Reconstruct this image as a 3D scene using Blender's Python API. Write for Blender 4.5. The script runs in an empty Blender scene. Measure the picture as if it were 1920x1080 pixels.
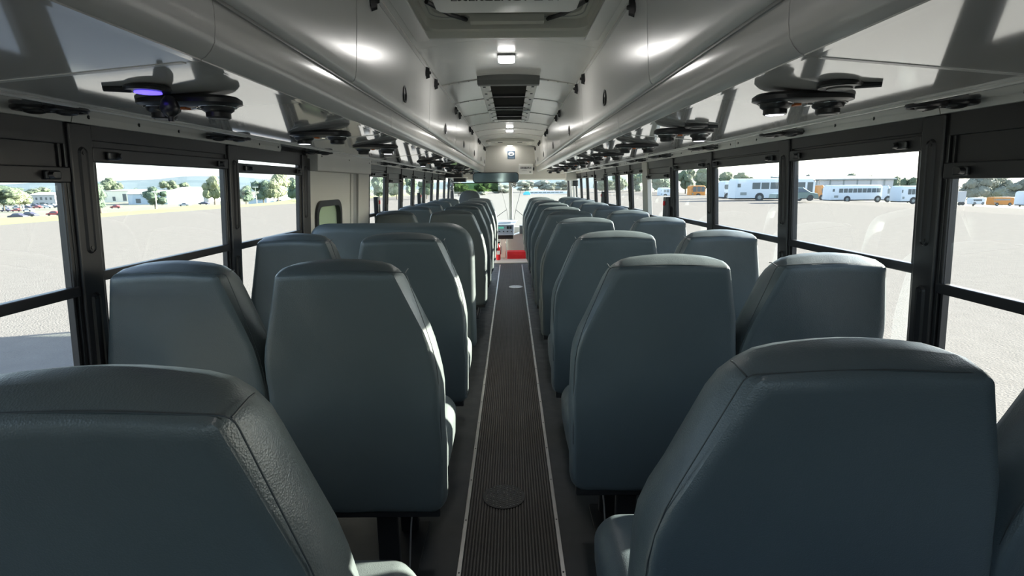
import bpy, bmesh, math, random
from mathutils import Vector, Matrix
random.seed(7)
R = math.radians
SC = bpy.context.scene
COL = SC.collection
# ------------------------------------------------------------------ camera
F = 1000.0
TH = math.atan(195 / F)
RO = 0.009
CAM = Vector((0.012, 0.0, 1.35))
cam = bpy.data.cameras.new('camera'); cam.lens = F / 1920 * 36; cam.sensor_width = 36
cam.clip_start = 0.02; cam.clip_end = 6000
co = bpy.data.objects.new('camera', cam); COL.objects.link(co)
CM = Matrix.Rotation(math.pi / 2 - TH, 4, 'X') @ Matrix.Rotation(-RO, 4, 'Z')
co.matrix_world = Matrix.Translation(CAM) @ CM
SC.camera = co
# ------------------------------------------------------------------ world, sun, exposure
SUN_AZ, SUN_EL = R(20), R(18.2)
w = bpy.data.worlds.new('world'); SC.world = w; w.use_nodes = True
nt = w.node_tree; nt.nodes.clear()
sky = nt.nodes.new('ShaderNodeTexSky'); sky.sky_type = 'NISHITA'
sky.sun_disc = False; sky.sun_elevation = R(24); sky.sun_rotation = R(68)
sky.dust_density = 1.2; sky.air_density = 1.0; sky.ozone_density = 1.0
hs = nt.nodes.new('ShaderNodeHueSaturation'); hs.inputs['Saturation'].default_value = 0.6
bg = nt.nodes.new('ShaderNodeBackground'); bg.inputs[1].default_value = 0.42
wo = nt.nodes.new('ShaderNodeOutputWorld')
nt.links.new(sky.outputs[0], hs.inputs['Color']); mxs = nt.nodes.new('ShaderNodeMixRGB'); mxs.blend_type = 'MULTIPLY'; mxs.inputs[0].default_value = 1; mxs.inputs[2].default_value = (0.88, 0.98, 1.10, 1)
nt.links.new(hs.outputs[0], mxs.inputs[1]); nt.links.new(mxs.outputs[0], bg.inputs[0]); nt.links.new(bg.outputs[0], wo.inputs[0])
sl = bpy.data.lights.new('sun', 'SUN'); sl.energy = 26; sl.angle = R(0.6); sl.color = (1, 0.93, 0.80)
so = bpy.data.objects.new('sun', sl); COL.objects.link(so)
sd = Vector((math.cos(SUN_EL) * math.cos(SUN_AZ), math.cos(SUN_EL) * math.sin(SUN_AZ), math.sin(SUN_EL)))
so.rotation_euler = sd.to_track_quat('Z', 'Y').to_euler()
VS = SC.view_settings
VS.view_transform = 'Standard'; VS.look = 'None'; VS.gamma = 1.0; VS.use_curve_mapping = False
VS.exposure = 0.80
SC.cycles.max_bounces = 10; SC.cycles.diffuse_bounces = 6; SC.cycles.glossy_bounces = 5
SC.cycles.transparent_max_bounces = 24; SC.cycles.transmission_bounces = 6
SC.cycles.sample_clamp_indirect = 6.0; SC.cycles.caustics_reflective = False; SC.cycles.caustics_refractive = False

def P(px, py, x=None, y=None, z=None):
    "3D point seen at pixel (px, py) on the plane x=, y= or z="
    d = CM.to_3x3() @ Vector(((px - 960) / F, (540 - py) / F, -1))
    if x is not None: t = (x - CAM.x) / d.x
    elif y is not None: t = (y - CAM.y) / d.y
    else: t = (z - CAM.z) / d.z
    return CAM + d * t

# ------------------------------------------------------------------ materials
MATS = {}
def mat(name, col, rough=0.5, metal=0.0, spec=0.5, bump=None, var=0.0, vscale=8, emit=None, es=0, coat=0.0, rvar=0.0):
    m = bpy.data.materials.new(name); m.use_nodes = True; MATS[name] = m
    n = m.node_tree; b = n.nodes['Principled BSDF']
    b.inputs['Base Color'].default_value = (*col, 1); b.inputs['Roughness'].default_value = rough
    b.inputs['Metallic'].default_value = metal; b.inputs['Specular IOR Level'].default_value = spec
    if coat: b.inputs['Coat Weight'].default_value = coat; b.inputs['Coat Roughness'].default_value = 0.05
    tc = n.nodes.new('ShaderNodeTexCoord')
    if var or rvar:
        t = n.nodes.new('ShaderNodeTexNoise'); t.inputs['Scale'].default_value = vscale; t.inputs['Detail'].default_value = 5
        n.links.new(tc.outputs['Object'], t.inputs['Vector'])
        if var:
            r = n.nodes.new('ShaderNodeMixRGB')
            r.inputs[1].default_value = (*[max(0, c * (1 - var)) for c in col], 1)
            r.inputs[2].default_value = (*[min(1, c * (1 + var)) for c in col], 1)
            n.links.new(t.outputs['Fac'], r.inputs[0]); n.links.new(r.outputs[0], b.inputs['Base Color'])
        if rvar:
            mr = n.nodes.new('ShaderNodeMapRange'); mr.inputs[1].default_value = 0.3; mr.inputs[2].default_value = 0.7
            mr.inputs[3].default_value = max(0, rough - rvar); mr.inputs[4].default_value = rough + rvar
            n.links.new(t.outputs['Fac'], mr.inputs[0]); n.links.new(mr.outputs[0], b.inputs['Roughness'])
    if bump:
        prev = None
        for (kind, sc_, st, di) in bump:
            if kind == 'v':
                t2 = n.nodes.new('ShaderNodeTexVoronoi'); o = t2.outputs['Distance']
            else:
                t2 = n.nodes.new('ShaderNodeTexNoise'); t2.inputs['Detail'].default_value = 3; o = t2.outputs['Fac']
            t2.inputs['Scale'].default_value = sc_
            n.links.new(tc.outputs['Object'], t2.inputs['Vector'])
            bp = n.nodes.new('ShaderNodeBump'); bp.inputs['Strength'].default_value = st; bp.inputs['Distance'].default_value = di
            n.links.new(o, bp.inputs['Height'])
            if prev: n.links.new(prev, bp.inputs['Normal'])
            prev = bp.outputs[0]
        n.links.new(prev, b.inputs['Normal'])
    if emit:
        b.inputs['Emission Color'].default_value = (*emit, 1); b.inputs['Emission Strength'].default_value = es
    return m

def glass(name, tint, refl=0.5, rough=0.0, haze=0.0, hcol=(0.8, 0.8, 0.8)):
    m = bpy.data.materials.new(name); m.use_nodes = True; n = m.node_tree; n.nodes.clear()
    o = n.nodes.new('ShaderNodeOutputMaterial'); t = n.nodes.new('ShaderNodeBsdfTransparent'); g = n.nodes.new('ShaderNodeBsdfGlossy')
    t.inputs[0].default_value = (*tint, 1); g.inputs['Roughness'].default_value = rough
    fr = n.nodes.new('ShaderNodeFresnel'); fr.inputs[0].default_value = 1.45
    mu = n.nodes.new('ShaderNodeMath'); mu.operation = 'MULTIPLY'; mu.inputs[1].default_value = refl
    mx = n.nodes.new('ShaderNodeMixShader')
    n.links.new(fr.outputs[0], mu.inputs[0]); n.links.new(mu.outputs[0], mx.inputs[0])
    last = t.outputs[0]
    if haze:
        df = n.nodes.new('ShaderNodeBsdfDiffuse'); df.inputs[0].default_value = (*hcol, 1)
        m2 = n.nodes.new('ShaderNodeMixShader'); m2.inputs[0].default_value = haze
        n.links.new(last, m2.inputs[1]); n.links.new(df.outputs[0], m2.inputs[2]); last = m2.outputs[0]
    n.links.new(last, mx.inputs[1]); n.links.new(g.outputs[0], mx.inputs[2]); n.links.new(mx.outputs[0], o.inputs[0])
    return m

LEATH = [('v', 420, 0.25, 0.0012), ('n', 5, 0.35, 0.02)]
VINYL = mat('vinyl', (0.072, 0.087, 0.088), 0.38, bump=LEATH, var=0.10, vscale=3, rvar=0.06)
VINYLB = mat('vinyl_blue', (0.066, 0.085, 0.094), 0.40, bump=LEATH, var=0.10, vscale=3, rvar=0.06)
SEAM = mat('seam', (0.03, 0.037, 0.04), 0.5)
PIPE = mat('piping', (0.12, 0.15, 0.16), 0.3)
BLKF = mat('black_frame', (0.017, 0.016, 0.0185), 0.38, var=0.1, bump=[('n', 300, 0.1, 0.0005)])
BLKM = mat('black_metal', (0.015, 0.015, 0.016), 0.4)
BLKP = mat('black_plastic', (0.018, 0.018, 0.020), 0.28)
RUBB = mat('rubber', (0.035, 0.038, 0.040), 0.55, var=0.25, vscale=14, bump=[('n', 60, 0.2, 0.002)], rvar=0.1)
MATR = mat('mat_rubber', (0.075, 0.064, 0.056), 0.55, var=0.3, vscale=10)
MATB = mat('mat_base', (0.022, 0.020, 0.018), 0.7)
ALU = mat('aluminium', (0.55, 0.54, 0.52), 0.35, metal=0.85, var=0.1, vscale=20)
CHRM = mat('chrome', (0.8, 0.8, 0.8), 0.12, metal=1.0)
STRIP = mat('strip_metal', (0.62, 0.60, 0.57), 0.42, metal=0.1, var=0.06, vscale=6)
COVE = mat('cove_gloss', (0.68, 0.67, 0.65), 0.09, spec=0.9, coat=1.0)
PANEL = mat('panel', (0.66, 0.655, 0.64), 0.24, var=0.04, vscale=2)
TUBE = mat('tube', (0.60, 0.59, 0.575), 0.16, spec=0.7)
ROOF = mat('roof_panel', (0.74, 0.735, 0.715), 0.2, bump=[('n', 3, 0.15, 0.02)], var=0.03)
LIP = mat('lip', (0.30, 0.30, 0.29), 0.4)
BEIGE = mat('beige', (0.62, 0.60, 0.55), 0.45, var=0.04)
TANP = mat('tan_pillar', (0.50, 0.48, 0.44), 0.4, var=0.04)
DOORP = mat('door_panel', (0.60, 0.58, 0.53), 0.35, var=0.04)
WHITEP = mat('white_plastic', (0.86, 0.85, 0.82), 0.4)
DKGREY = mat('dark_grey', (0.10, 0.105, 0.10), 0.45)
GRILLD = mat('cover_dark', (0.008, 0.008, 0.009), 0.5)
GRILL = mat('grill', (0.10, 0.10, 0.092), 0.6)
LED = mat('led', (0.9, 0.9, 0.9), 0.4, emit=(1, 0.98, 0.95), es=7)
LEDB = mat('led_blue', (0.2, 0.2, 0.9), 0.4, emit=(0.12, 0.08, 1.0), es=1.4)
LEDW = mat('led_white', (0.9, 0.9, 1.0), 0.4, emit=(0.85, 0.85, 1.0), es=5)
ORNG = mat('orange_plastic', (0.65, 0.16, 0.03), 0.4)
RED = mat('red_fabric', (0.75, 0.02, 0.03), 0.5, var=0.2, bump=[('n', 20, 0.3, 0.01)])
BLUES = mat('sign_blue', (0.06, 0.11, 0.17), 0.5)
TXTW = mat('text_white', (0.85, 0.85, 0.85), 0.5)
TXTB = mat('text_black', (0.02, 0.02, 0.02), 0.5)
SCREEN = mat('screen', (0.1, 0.35, 0.28), 0.3, emit=(0.1, 0.5, 0.35), es=0.3)
CONS = mat('console', (0.28, 0.33, 0.40), 0.4)
GLASS = glass('window_glass', (0.93, 0.95, 0.94), 0.15)
WSG = glass('windshield_glass', (0.92, 0.96, 0.95), 0.15)
VISOR = glass('visor_tint', (0.36, 0.46, 0.30), 0.4)
DGL = glass('frosted_green', (0.50, 0.58, 0.46), 0.3, haze=0.45, hcol=(0.60, 0.70, 0.52))
MIRR = mat('mirror', (0.62, 0.74, 0.78), 0.1, metal=1.0)
GRAV = mat('gravel', (0.176, 0.166, 0.156), 1.0, spec=0.0, var=0.12, vscale=3, bump=[('n', 30, 0.5, 0.03)])
GRASS = mat('grass', (0.19, 0.20, 0.08), 0.95, var=0.35, vscale=0.15)
FARG = mat('far_ground', (0.16, 0.165, 0.12), 0.95, var=0.3, vscale=0.03)
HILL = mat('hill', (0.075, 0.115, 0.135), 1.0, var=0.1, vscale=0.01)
LEAFA = mat('leaf_mid', (0.105, 0.135, 0.085), 0.9, var=0.4, vscale=1.2)
LEAFB = mat('leaf_dark', (0.085, 0.125, 0.085), 0.9, var=0.4, vscale=1.2)
LEAFC = mat('leaf_pale', (0.17, 0.195, 0.115), 0.9, var=0.35, vscale=1.2)
LEAFD = mat('leaf_haze', (0.20, 0.21, 0.17), 0.95, var=0.3, vscale=0.6)  # distance haze painted into the leaf colour
BARK = mat('bark', (0.12, 0.10, 0.08), 0.9, var=0.3)
BUSW = mat('bus_white', (0.56, 0.61, 0.65), 0.4)
BUSO = mat('bus_orange', (0.50, 0.20, 0.035), 0.45)
BUSV = mat('bus_violet', (0.30, 0.28, 0.62), 0.45)
DGLASS = mat('dark_glass', (0.09, 0.11, 0.12), 0.15)
PGLASS = mat('pale_glass', (0.22, 0.25, 0.25), 0.2)
TYRE = mat('tyre', (0.05, 0.05, 0.05), 0.8)
CREAM = mat('cream_wall', (0.80, 0.77, 0.64), 0.8, var=0.05)
BLUW = mat('blue_wall', (0.42, 0.50, 0.56), 0.7, var=0.05)
GRYW = mat('grey_wall', (0.42, 0.425, 0.43), 0.7, var=0.05)
BSKIN = mat('bus_skin', (0.6, 0.6, 0.6), 0.5)
CARC = [mat('car_' + k, c, 0.35) for k, c in (('white', (.7, .7, .7)), ('dark', (.05, .05, .08)), ('red', (.35, .06, .06)), ('silver', (.4, .42, .45)), ('green', (.12, .17, .16)))]
AQUA = mat('aqua', (0.1, 0.55, 0.7), 0.5)

# ------------------------------------------------------------------ mesh builder
class MB:
    def __init__(s): s.v = []; s.f = []
    def add(s, vs, fs):
        o = len(s.v); s.v += [tuple(v) for v in vs]; s.f += [tuple(i + o for i in f) for f in fs]; return s
    def hexa(s, c8):
        return s.add(c8, [(0, 3, 2, 1), (4, 5, 6, 7), (0, 1, 5, 4), (1, 2, 6, 5), (2, 3, 7, 6), (3, 0, 4, 7)])
    def box(s, x0, x1, y0, y1, z0, z1):
        return s.hexa([(x0, y0, z0), (x1, y0, z0), (x1, y1, z0), (x0, y1, z0), (x0, y0, z1), (x1, y0, z1), (x1, y1, z1), (x0, y1, z1)])
    def tube(s, pts, r, n=8, cap=True):
        pts = [Vector(p) for p in pts]; m = len(pts)
        rr = r if isinstance(r, (list, tuple)) else [r] * m
        o = len(s.v); ref = None
        for i, p in enumerate(pts):
            d = (pts[min(i + 1, m - 1)] - pts[max(i - 1, 0)]).normalized()
            if ref is None: ref = d.orthogonal().normalized()
            ref = (ref - d * ref.dot(d)).normalized(); b = d.cross(ref)
            for k in range(n):
                a = 2 * math.pi * k / n; s.v.append(tuple(p + (ref * math.cos(a) + b * math.sin(a)) * rr[i]))
        for i in range(m - 1):
            for k in range(n):
                k2 = (k + 1) % n; s.f.append((o + i * n + k, o + i * n + k2, o + (i + 1) * n + k2, o + (i + 1) * n + k))
        if cap:
            s.f.append(tuple(o + k for k in reversed(range(n)))); s.f.append(tuple(o + (m - 1) * n + k for k in range(n)))
        return s
    def loft(s, rings, cap=True, closed=True):
        o = len(s.v); n = len(rings[0])
        for r in rings: s.v += [tuple(p) for p in r]
        for i in range(len(rings) - 1):
            for k in range(n if closed else n - 1):
                k2 = (k + 1) % n; s.f.append((o + i * n + k, o + i * n + k2, o + (i + 1) * n + k2, o + (i + 1) * n + k))
        if cap:
            s.f.append(tuple(o + k for k in reversed(range(n)))); s.f.append(tuple(o + (len(rings) - 1) * n + k for k in range(n)))
        return s
    def disc(s, c, r, n=24, nrm='z', h=0.0, r2=None):
        "short cylinder along an axis starting at c, length h, end radius r2"
        r2 = r if r2 is None else r2
        rings = []
        for (t, q) in ((0, r), (h, r2)):
            ring = []
            for k in range(n):
                a = 2 * math.pi * k / n; u, v = q * math.cos(a), q * math.sin(a)
                if nrm == 'z': ring.append((c[0] + u, c[1] + v, c[2] + t))
                elif nrm == 'y': ring.append((c[0] + u, c[1] + t, c[2] + v))
                else: ring.append((c[0] + t, c[1] + u, c[2] + v))
            rings.append(ring)
        return s.loft(rings)
    def build(s, name, m, parent=None, smooth=False, bevel=0.0, loc=None, seg=2):
        me = bpy.data.meshes.new(name); me.from_pydata(s.v, [], s.f)
        bm = bmesh.new(); bm.from_mesh(me); bmesh.ops.recalc_face_normals(bm, faces=bm.faces); bm.to_mesh(me); bm.free()
        me.materials.append(m)
        o = bpy.data.objects.new(name, me); COL.objects.link(o)
        if parent: o.parent = parent
        if loc: o.location = loc
        if smooth:
            for p in me.polygons: p.use_smooth = True
            try: me.set_sharp_from_angle(angle=R(42))
            except Exception: pass
        if bevel:
            b = o.modifiers.new('bevel', 'BEVEL'); b.width = bevel; b.segments = seg; b.limit_method = 'ANGLE'; b.angle_limit = R(35)
        return o

def tag(o, label=None, cat=None, group=None, kind=None):
    for k, v in (('label', label), ('category', cat), ('group', group), ('kind', kind)):
        if v: o[k] = v
    return o
def empty(name, loc=(0, 0, 0), rz=0, **kw):
    o = bpy.data.objects.new(name, None); COL.objects.link(o); o.location = loc; o.rotation_euler = (0, 0, rz)
    o.empty_display_size = 0.1
    return tag(o, **kw)
def copy_tree(o, parent=None):
    c = o.copy(); COL.objects.link(c); c.parent = parent
    if parent is not None: c.matrix_parent_inverse = o.matrix_parent_inverse.copy()
    for ch in list(o.children): copy_tree(ch, c)
    return c
def text(body, size, m, parent, loc, rot, name='lettering', depth=0.0005, bold=0.0):
    cu = bpy.data.curves.new(name, 'FONT'); cu.body = body; cu.size = size; cu.extrude = depth
    cu.align_x = 'CENTER'; cu.align_y = 'CENTER'; cu.offset = bold
    o = bpy.data.objects.new(name, cu); COL.objects.link(o); cu.materials.append(m)
    bpy.context.view_layer.update()
    me = bpy.data.meshes.new_from_object(o.evaluated_get(bpy.context.evaluated_depsgraph_get()))
    bpy.data.objects.remove(o); o = bpy.data.objects.new(name, me); COL.objects.link(o)
    if not me.materials: me.materials.append(m)
    o.location = loc; o.rotation_euler = rot; o.parent = parent
    return o
ORD = ['first', 'second', 'third', 'fourth', 'fifth', 'sixth', 'seventh', 'eighth', 'ninth', 'tenth', 'eleventh', 'twelfth', 'thirteenth']
SN = {-1: 'left', 1: 'right'}
YB, YF = -1.1, 10.75           # back and front of the cabin
CT, ST = math.cos(TH), math.sin(TH)
def dd(zc, z): return (zc + (z - 1.35) * ST) / CT     # camera depth -> y for a point at height z

# ------------------------------------------------------------------ wall helpers (tumblehome)
def wx(z): return 1.165 - 0.066 * (z - 0.75)
def sbox(mb, s, y0, y1, z0, z1, o0, o1):
    "box in the slanted wall plane, o = distance outward"
    def p(y, z, o): return (s * (wx(z) + o), y, z)
    return mb.hexa([p(y0, z0, o0), p(y1, z0, o0), p(y1, z0, o1), p(y0, z0, o1), p(y0, z1, o0), p(y1, z1, o0), p(y1, z1, o1), p(y0, z1, o1)])
def sbar(mb, s, y0, z0, y1, z1, half, o0, o1): pass

# ------------------------------------------------------------------ floor
fl = MB().box(-1.2, 1.2, YB, YF + 0.3, -0.04, 0.0).build('floor', RUBB); tag(fl, kind='structure')
tag(MB().box(-1.18, 1.18, 9.15, YF, 0.0, 0.012).build('floor', BEIGE), kind='structure')  # sunlit glare on the front floor put into a beige colour
mt = empty('aisle_mat', (0, 0, 0), label='dark brown ribbed rubber mat running down the aisle between metal edges', cat='mat')
MB().box(-0.172, 0.172, YB, 8.95, 0.0, 0.004).build('mat_base', MATB, mt)
rb = MB()
for i in range(29):
    x = -0.168 + i * 0.012; rb.hexa([(x - .0042, YB, .004), (x + .0042, YB, .004), (x + .0042, 8.95, .004), (x - .0042, 8.95, .004),
                                     (x - .0028, YB, .0075), (x + .0028, YB, .0075), (x + .0028, 8.95, .0075), (x - .0028, 8.95, .0075)])
o = rb.build('rib', MATR, mt); o['kind'] = 'stuff'
scm = MB().disc((0, 0, 0), 0.004, 8, h=0.0015, r2=0.003).build('screw', BLKM).data
bpy.data.objects.remove(bpy.data.objects['screw'])
def screw(parent, loc, m=None, rot=(0, 0, 0), sc_=1.0, name='screw'):
    o = bpy.data.objects.new(name, scm); COL.objects.link(o); o.parent = parent; o.location = loc; o.rotation_euler = rot; o.scale = (sc_,) * 3
    return o
for s in (-1, 1):
    t = MB().hexa([(s * .174, YB, 0), (s * .194, YB, 0), (s * .194, 8.95, 0), (s * .174, 8.95, 0), (s * .177, YB, .009), (s * .191, YB, .009), (s * .191, 8.95, .009), (s * .177, 8.95, .009)]).build('trim_1' if s < 0 else 'trim_2', ALU, bevel=0.0)
    tag(t, kind='structure')
    y = 1.35
    while y < 6: screw(t, (s * .184, y, .0088)); y += 0.3
# round covers in the aisle
c0 = P(945, 931, z=0.008)
pl = empty('floor_cover', (c0.x, c0.y, 0), label='dark round treadplate cover set in the ribbed aisle mat', cat='floor cover')
MB().disc((0, 0, 0.0), 0.092, 48, h=0.0105).build('cover_disc', GRILLD, pl)
mb = MB()
for i in range(-6, 7):
    for j in range(-6, 7):
        x, y = i * .0145, j * .0145 + (i % 2) * .007
        if math.hypot(x, y) > .084: continue
        a = R(40) if (i + j) % 2 else R(-40); c, s_ = math.cos(a), math.sin(a)
        q = [(x + c * u - s_ * v, y + s_ * u + c * v) for u, v in ((-.006, 0), (0, -.0018), (.006, 0), (0, .0018))]
        mb.loft([[(*k, .0103) for k in q], [((k[0] - x) * .5 + x, (k[1] - y) * .5 + y, .0128) for k in q]])
o = mb.build('tread_pattern', ALU, pl); o['kind'] = 'stuff'
c1 = P(967, 537.5, z=0.008)
pl = empty('floor_cover', (c1.x, c1.y, 0), label='pale round cover in the aisle mat farther towards the front', cat='floor cover')
MB().disc((0, 0, 0), 0.092, 40, h=0.0095).build('cover_disc', STRIP, pl, bevel=.002)
for a in range(4): screw(pl, (.075 * math.cos(a * 1.57), .075 * math.sin(a * 1.57), .0095))

# ------------------------------------------------------------------ window walls
LP = [-0.02, 0.70, 1.45, 2.22, 2.97]      # pillar centres, camera depth, left (before the door)
LP2 = [4.02, 4.28, 4.93, 5.60, 6.27, 7.08, 7.77, 8.42, 9.2]
RP = [0.97, 1.445, 2.205, 3.02, 3.72, 4.44, 5.05, 5.66, 6.36, 7.16, 7.90, 8.60, 9.3]  # first post, unseen, set forward to keep sun off the nearest seat
pn = [2]; wn = [0]
ZS, ZH = 0.75, 1.515
def pillar(s, y, w=0.075, m=None, tan=False):
    pn[0] += 1
    root = empty('trim_%d' % pn[0], kind='structure')
    m = m or BLKF
    sbox(MB(), s, y - w / 2, y + w / 2, ZS - .05, ZH, -.004, .032).build('post', m, root, bevel=.004)
    if not tan:
        for k in (-1, 1):
            sbox(MB(), s, y + k * (w / 2 + .006) - .005, y + k * (w / 2 + .006) + .005, ZS, ZH, .004, .028).build('jamb', BLKP, root, bevel=.001)
            sbox(MB(), s, y + k * (w / 2 + .018) - .004, y + k * (w / 2 + .018) + .004, ZS, ZH, .010, .028).build('jamb', BLKF, root, bevel=.001)
        # elongated pressed slot with bolt heads
        if y < 6.5:
            def slot(z0, z1, r):
                ring = []
                for k in range(9): a = math.pi * k / 8; ring.append((y + r * math.cos(a), z1 + r * math.sin(a)))
                for k in range(9): a = math.pi + math.pi * k / 8; ring.append((y + r * math.cos(a), z0 + r * math.sin(a)))
                return ring
            for (z0, z1) in ((1.19, 1.44), (0.80, 1.05)):
                a_, b_ = slot(z0, z1, .0165), slot(z0, z1, .012)
                mb = MB(); mb.loft([[(s * (wx(q[1]) - .004), *q) for q in a_], [(s * (wx(q[1]) - .0095), *q) for q in b_]], cap=False)
                mb.loft([[(s * (wx(q[1]) - .0095), *q) for q in b_], [(s * (wx(q[1]) - .006), (q[0] - y) * .8 + y, q[1]) for q in b_]], cap=False)
                mb.f.append(tuple(range(len(mb.v) - 18, len(mb.v))))
                mb.build('slot_cover', BLKF, root)
                for zz in (z0, z1):
                    screw(root, (s * (wx(zz) - .006), y, zz), rot=(0, -s * math.pi / 2, 0), sc_=1.3, name='bolt')
    return root
def window(s, ya, yb, drop=0.0, bar=True, zgt=None, latches=True):
    "sliding bus window between two posts, kind = structure"
    wn[0] += 1
    root = empty('window_%d' % wn[0], kind='structure')
    a, b = ya + .050, yb - .050
    zg = (zgt or (1.418 if s < 0 else 1.428)) - drop     # top edge of upper glass
    zb = 1.105 - drop * .5                              # middle rail centre
    sbox(MB(), s, a - .02, b + .02, 1.475 if not drop else 1.46, ZH + .01, .004, .03).build('header', BLKF, root, bevel=.002)
    if drop > .03: sbox(MB(), s, a - .02, b + .02, zg + .04, 1.47, .016, .028).build('header_panel', BLKF, root)
    elif zg < 1.43 and drop < .01: sbox(MB(), s, a - .02, b + .02, zg + .036, 1.478, .01, .03).build('header_panel', BLKF, root)
    MB_ = sbox(MB(), s, a - .01, b + .01, zg, zg + .04, -.001, .022); MB_.build('top_rail', BLKF, root, bevel=.003)
    sbox(MB(), s, a - .01, b + .01, zb - .014, zb + .014, .002, .024).build('middle_rail', BLKF, root, bevel=.003)
    for (u, v) in ((a - .01, a + .008), (b - .008, b + .01)):
        sbox(MB(), s, u, v, zb - .014, zg + .03, .006, .018).build('side_rail', BLKF, root, bevel=.002)
        sbox(MB(), s, u, v - .002, ZS - .02, zb, .020, .030).build('side_rail', BLKF, root, bevel=.002)
    sbox(MB(), s, a, b, zb, zg + .01, .012, .015).build('upper_pane', GLASS, root)
    sbox(MB(), s, a, b, ZS - .02, zb, .028, .031).build('lower_pane', GLASS, root)
    sbox(MB(), s, a - .02, b + .02, ZS - .05, ZS + .01, -.006, .05).build('window_sill', BLKF, root, bevel=.004)
    if latches:
        for y in (a + .055, b - .055):
            k = 1 if y < (a + b) / 2 else -1
            l = sbox(MB(), s, y - .022, y + .022, zg + .008, zg + .03, -.013, -.001).build('latch', BLKP, root, bevel=.004)
            x = s * (wx(zg + .02) - .013)
            MB().disc((0, 0, 0), .009, 12, 'x', h=-s * .012, r2=.007).build('latch_button', BLKP, l, loc=(x, y + k * .012, zg + .019))
    return root
drL = {1.405: 0.0, 0.70: 0.085, 2.165: 0.0, 4.93: 0.05, 7.08: 0.05}
def run(s, cs, drops, tanset=()):
    ys = [dd(c, 1.2) for c in cs]
    for c, y in zip(cs, ys):
        if c in tanset: pillar(s, y + .02, .17, TANP, tan=True)
        elif c < 9: pillar(s, y)
    for i in range(len(cs) - 1):
        window(s, ys[i], ys[i + 1], drops.get(cs[i], 0.0))
run(-1, LP, {0.70: 0.055, 2.22: 0.012, -0.02: 0})
run(-1, LP2[1:], {4.93: 0.05, 7.08: 0.05})
run(1, RP, {0.97: 0.075, 3.72: 0.05, 6.36: 0.05}, tanset=(4.44,))
yd0, yd1 = dd(3.02, 1.2), dd(4.20, 1.2)       # emergency door bay, left
# lower walls, baseboards, wall above
for s in (-1, 1):
    nm = 'wall_' + SN[s]
    rt = empty(nm, kind='structure')
    segs = [(YB, yd0), (yd1, YF)] if s < 0 else [(YB, YF)]
    for (u, v) in segs:
        MB().hexa([(s * 1.165, u, 0), (s * 1.165, v, 0), (s * 1.21, v, 0), (s * 1.21, u, 0), (s * 1.16, u, .72), (s * 1.16, v, .72), (s * 1.21, v, .72), (s * 1.21, u, .72)]).build('lower_panel', BEIGE, rt)
    sbox(MB(), s, YB, YF, ZH - .002, 1.60, .02, .06).build('upper_panel', BLKF, rt)
    MB().box(*sorted((s * 1.215, s * 1.19)), YB, YF, -.65, .70).build('outer_skin', BSKIN, rt)
    # bright metal strip with screws above the windows, in lengths
    pn[0] += 1
    st = empty('trim_%d' % pn[0], kind='structure')
    X0, Z0, X1, Z1 = wx(ZH) - .006, ZH, wx(ZH) - .018, 1.552
    y = YB; ln = 1.26
    while y < 10.2:
        y1 = min(y + ln - .003, 10.3)
        if not (s < 0 and y1 > yd0 + .1 and y < yd1 - .7):
            MB().hexa([(s * X0, y, Z0), (s * X0, y1, Z0), (s * (X0 + .012), y1, Z0), (s * (X0 + .012), y, Z0), (s * X1, y, Z1), (s * X1, y1, Z1), (s * (X1 + .02), y1, Z1), (s * (X1 + .02), y, Z1)]).build('metal_strip', STRIP, st, bevel=.001)
            q = y + .05
            while q < y1:
                if q > 0.6: screw(st, (s * ((X0 + X1) / 2), q, (Z0 + Z1) / 2 - .002), rot=(0, -s * R(75), 0), sc_=1.1)
                q += .195
        y += ln
    sbox(MB(), s, YB, dd(-.04 if s < 0 else .95, 1.2), ZS - .05, ZH, .0, .05).build('rear_light_block', BLKF, rt)  # unseen panel added to keep side light off the nearest seats
    b = MB().box(*sorted((s * 1.165, s * 1.150)), YB, 9.0, 0, .08).build('baseboard_' + SN[s], BLKM); tag(b, kind='structure')

# emergency side door
dr = empty('door_1', kind='structure')
def wpt(s, y, z, o): return (s * (wx(z) + o), y, z)
def rrect(y0, y1, z0, z1, r, n=6):
    pts = []
    for (cy, cz, a0) in ((y1 - r, z1 - r, 0), (y0 + r, z1 - r, 90), (y0 + r, z0 + r, 180), (y1 - r, z0 + r, 270)):
        for k in range(n + 1):
            a = R(a0 + 90 * k / n); pts.append((cy + r * math.cos(a), cz + r * math.sin(a)))
    return pts
def frame_ring(s, outer, inner, o0, o1, name, m, parent, smooth=False):
    mb = MB(); n = len(outer)
    A = [wpt(s, *q, o1) for q in outer]; B = [wpt(s, *q, o0) for q in outer]; C = [wpt(s, *q, o0) for q in inner]; D = [wpt(s, *q, o1) for q in inner]
    mb.loft([A, B, C, D, A], cap=False)
    return mb.build(name, m, parent, smooth=smooth)
dpy0, dpy1 = yd0 + .03, dd(3.80, 1.2)
wy0, wy1 = dd(3.13, 1.2), dd(3.56, 1.2)
o_ = rrect(dpy0, dpy1, .05, 1.46, .002); i_ = rrect(wy0 + .01, wy1 - .01, .62, 1.235, .07)
frame_ring(-1, o_, i_, .0, .04, 'door_panel', DOORP, dr)
frame_ring(-1, rrect(wy0 - .018, wy1 + .018, .60, 1.262, .09), rrect(wy0 + .016, wy1 - .016, .63, 1.225, .06), -.014, .02, 'gasket', BLKP, dr, True)
mb = MB(); g = rrect(wy0, wy1, .61, 1.24, .07); mb.loft([[wpt(-1, *q, .012) for q in g], [wpt(-1, *q, .016) for q in g]]); mb.build('pane', DGL, dr)
sbox(MB(), -1, dpy1 + .004, dpy1 + .06, .05, 1.50, -.006, .05).build('door_post', TANP, dr, bevel=.005)
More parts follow.
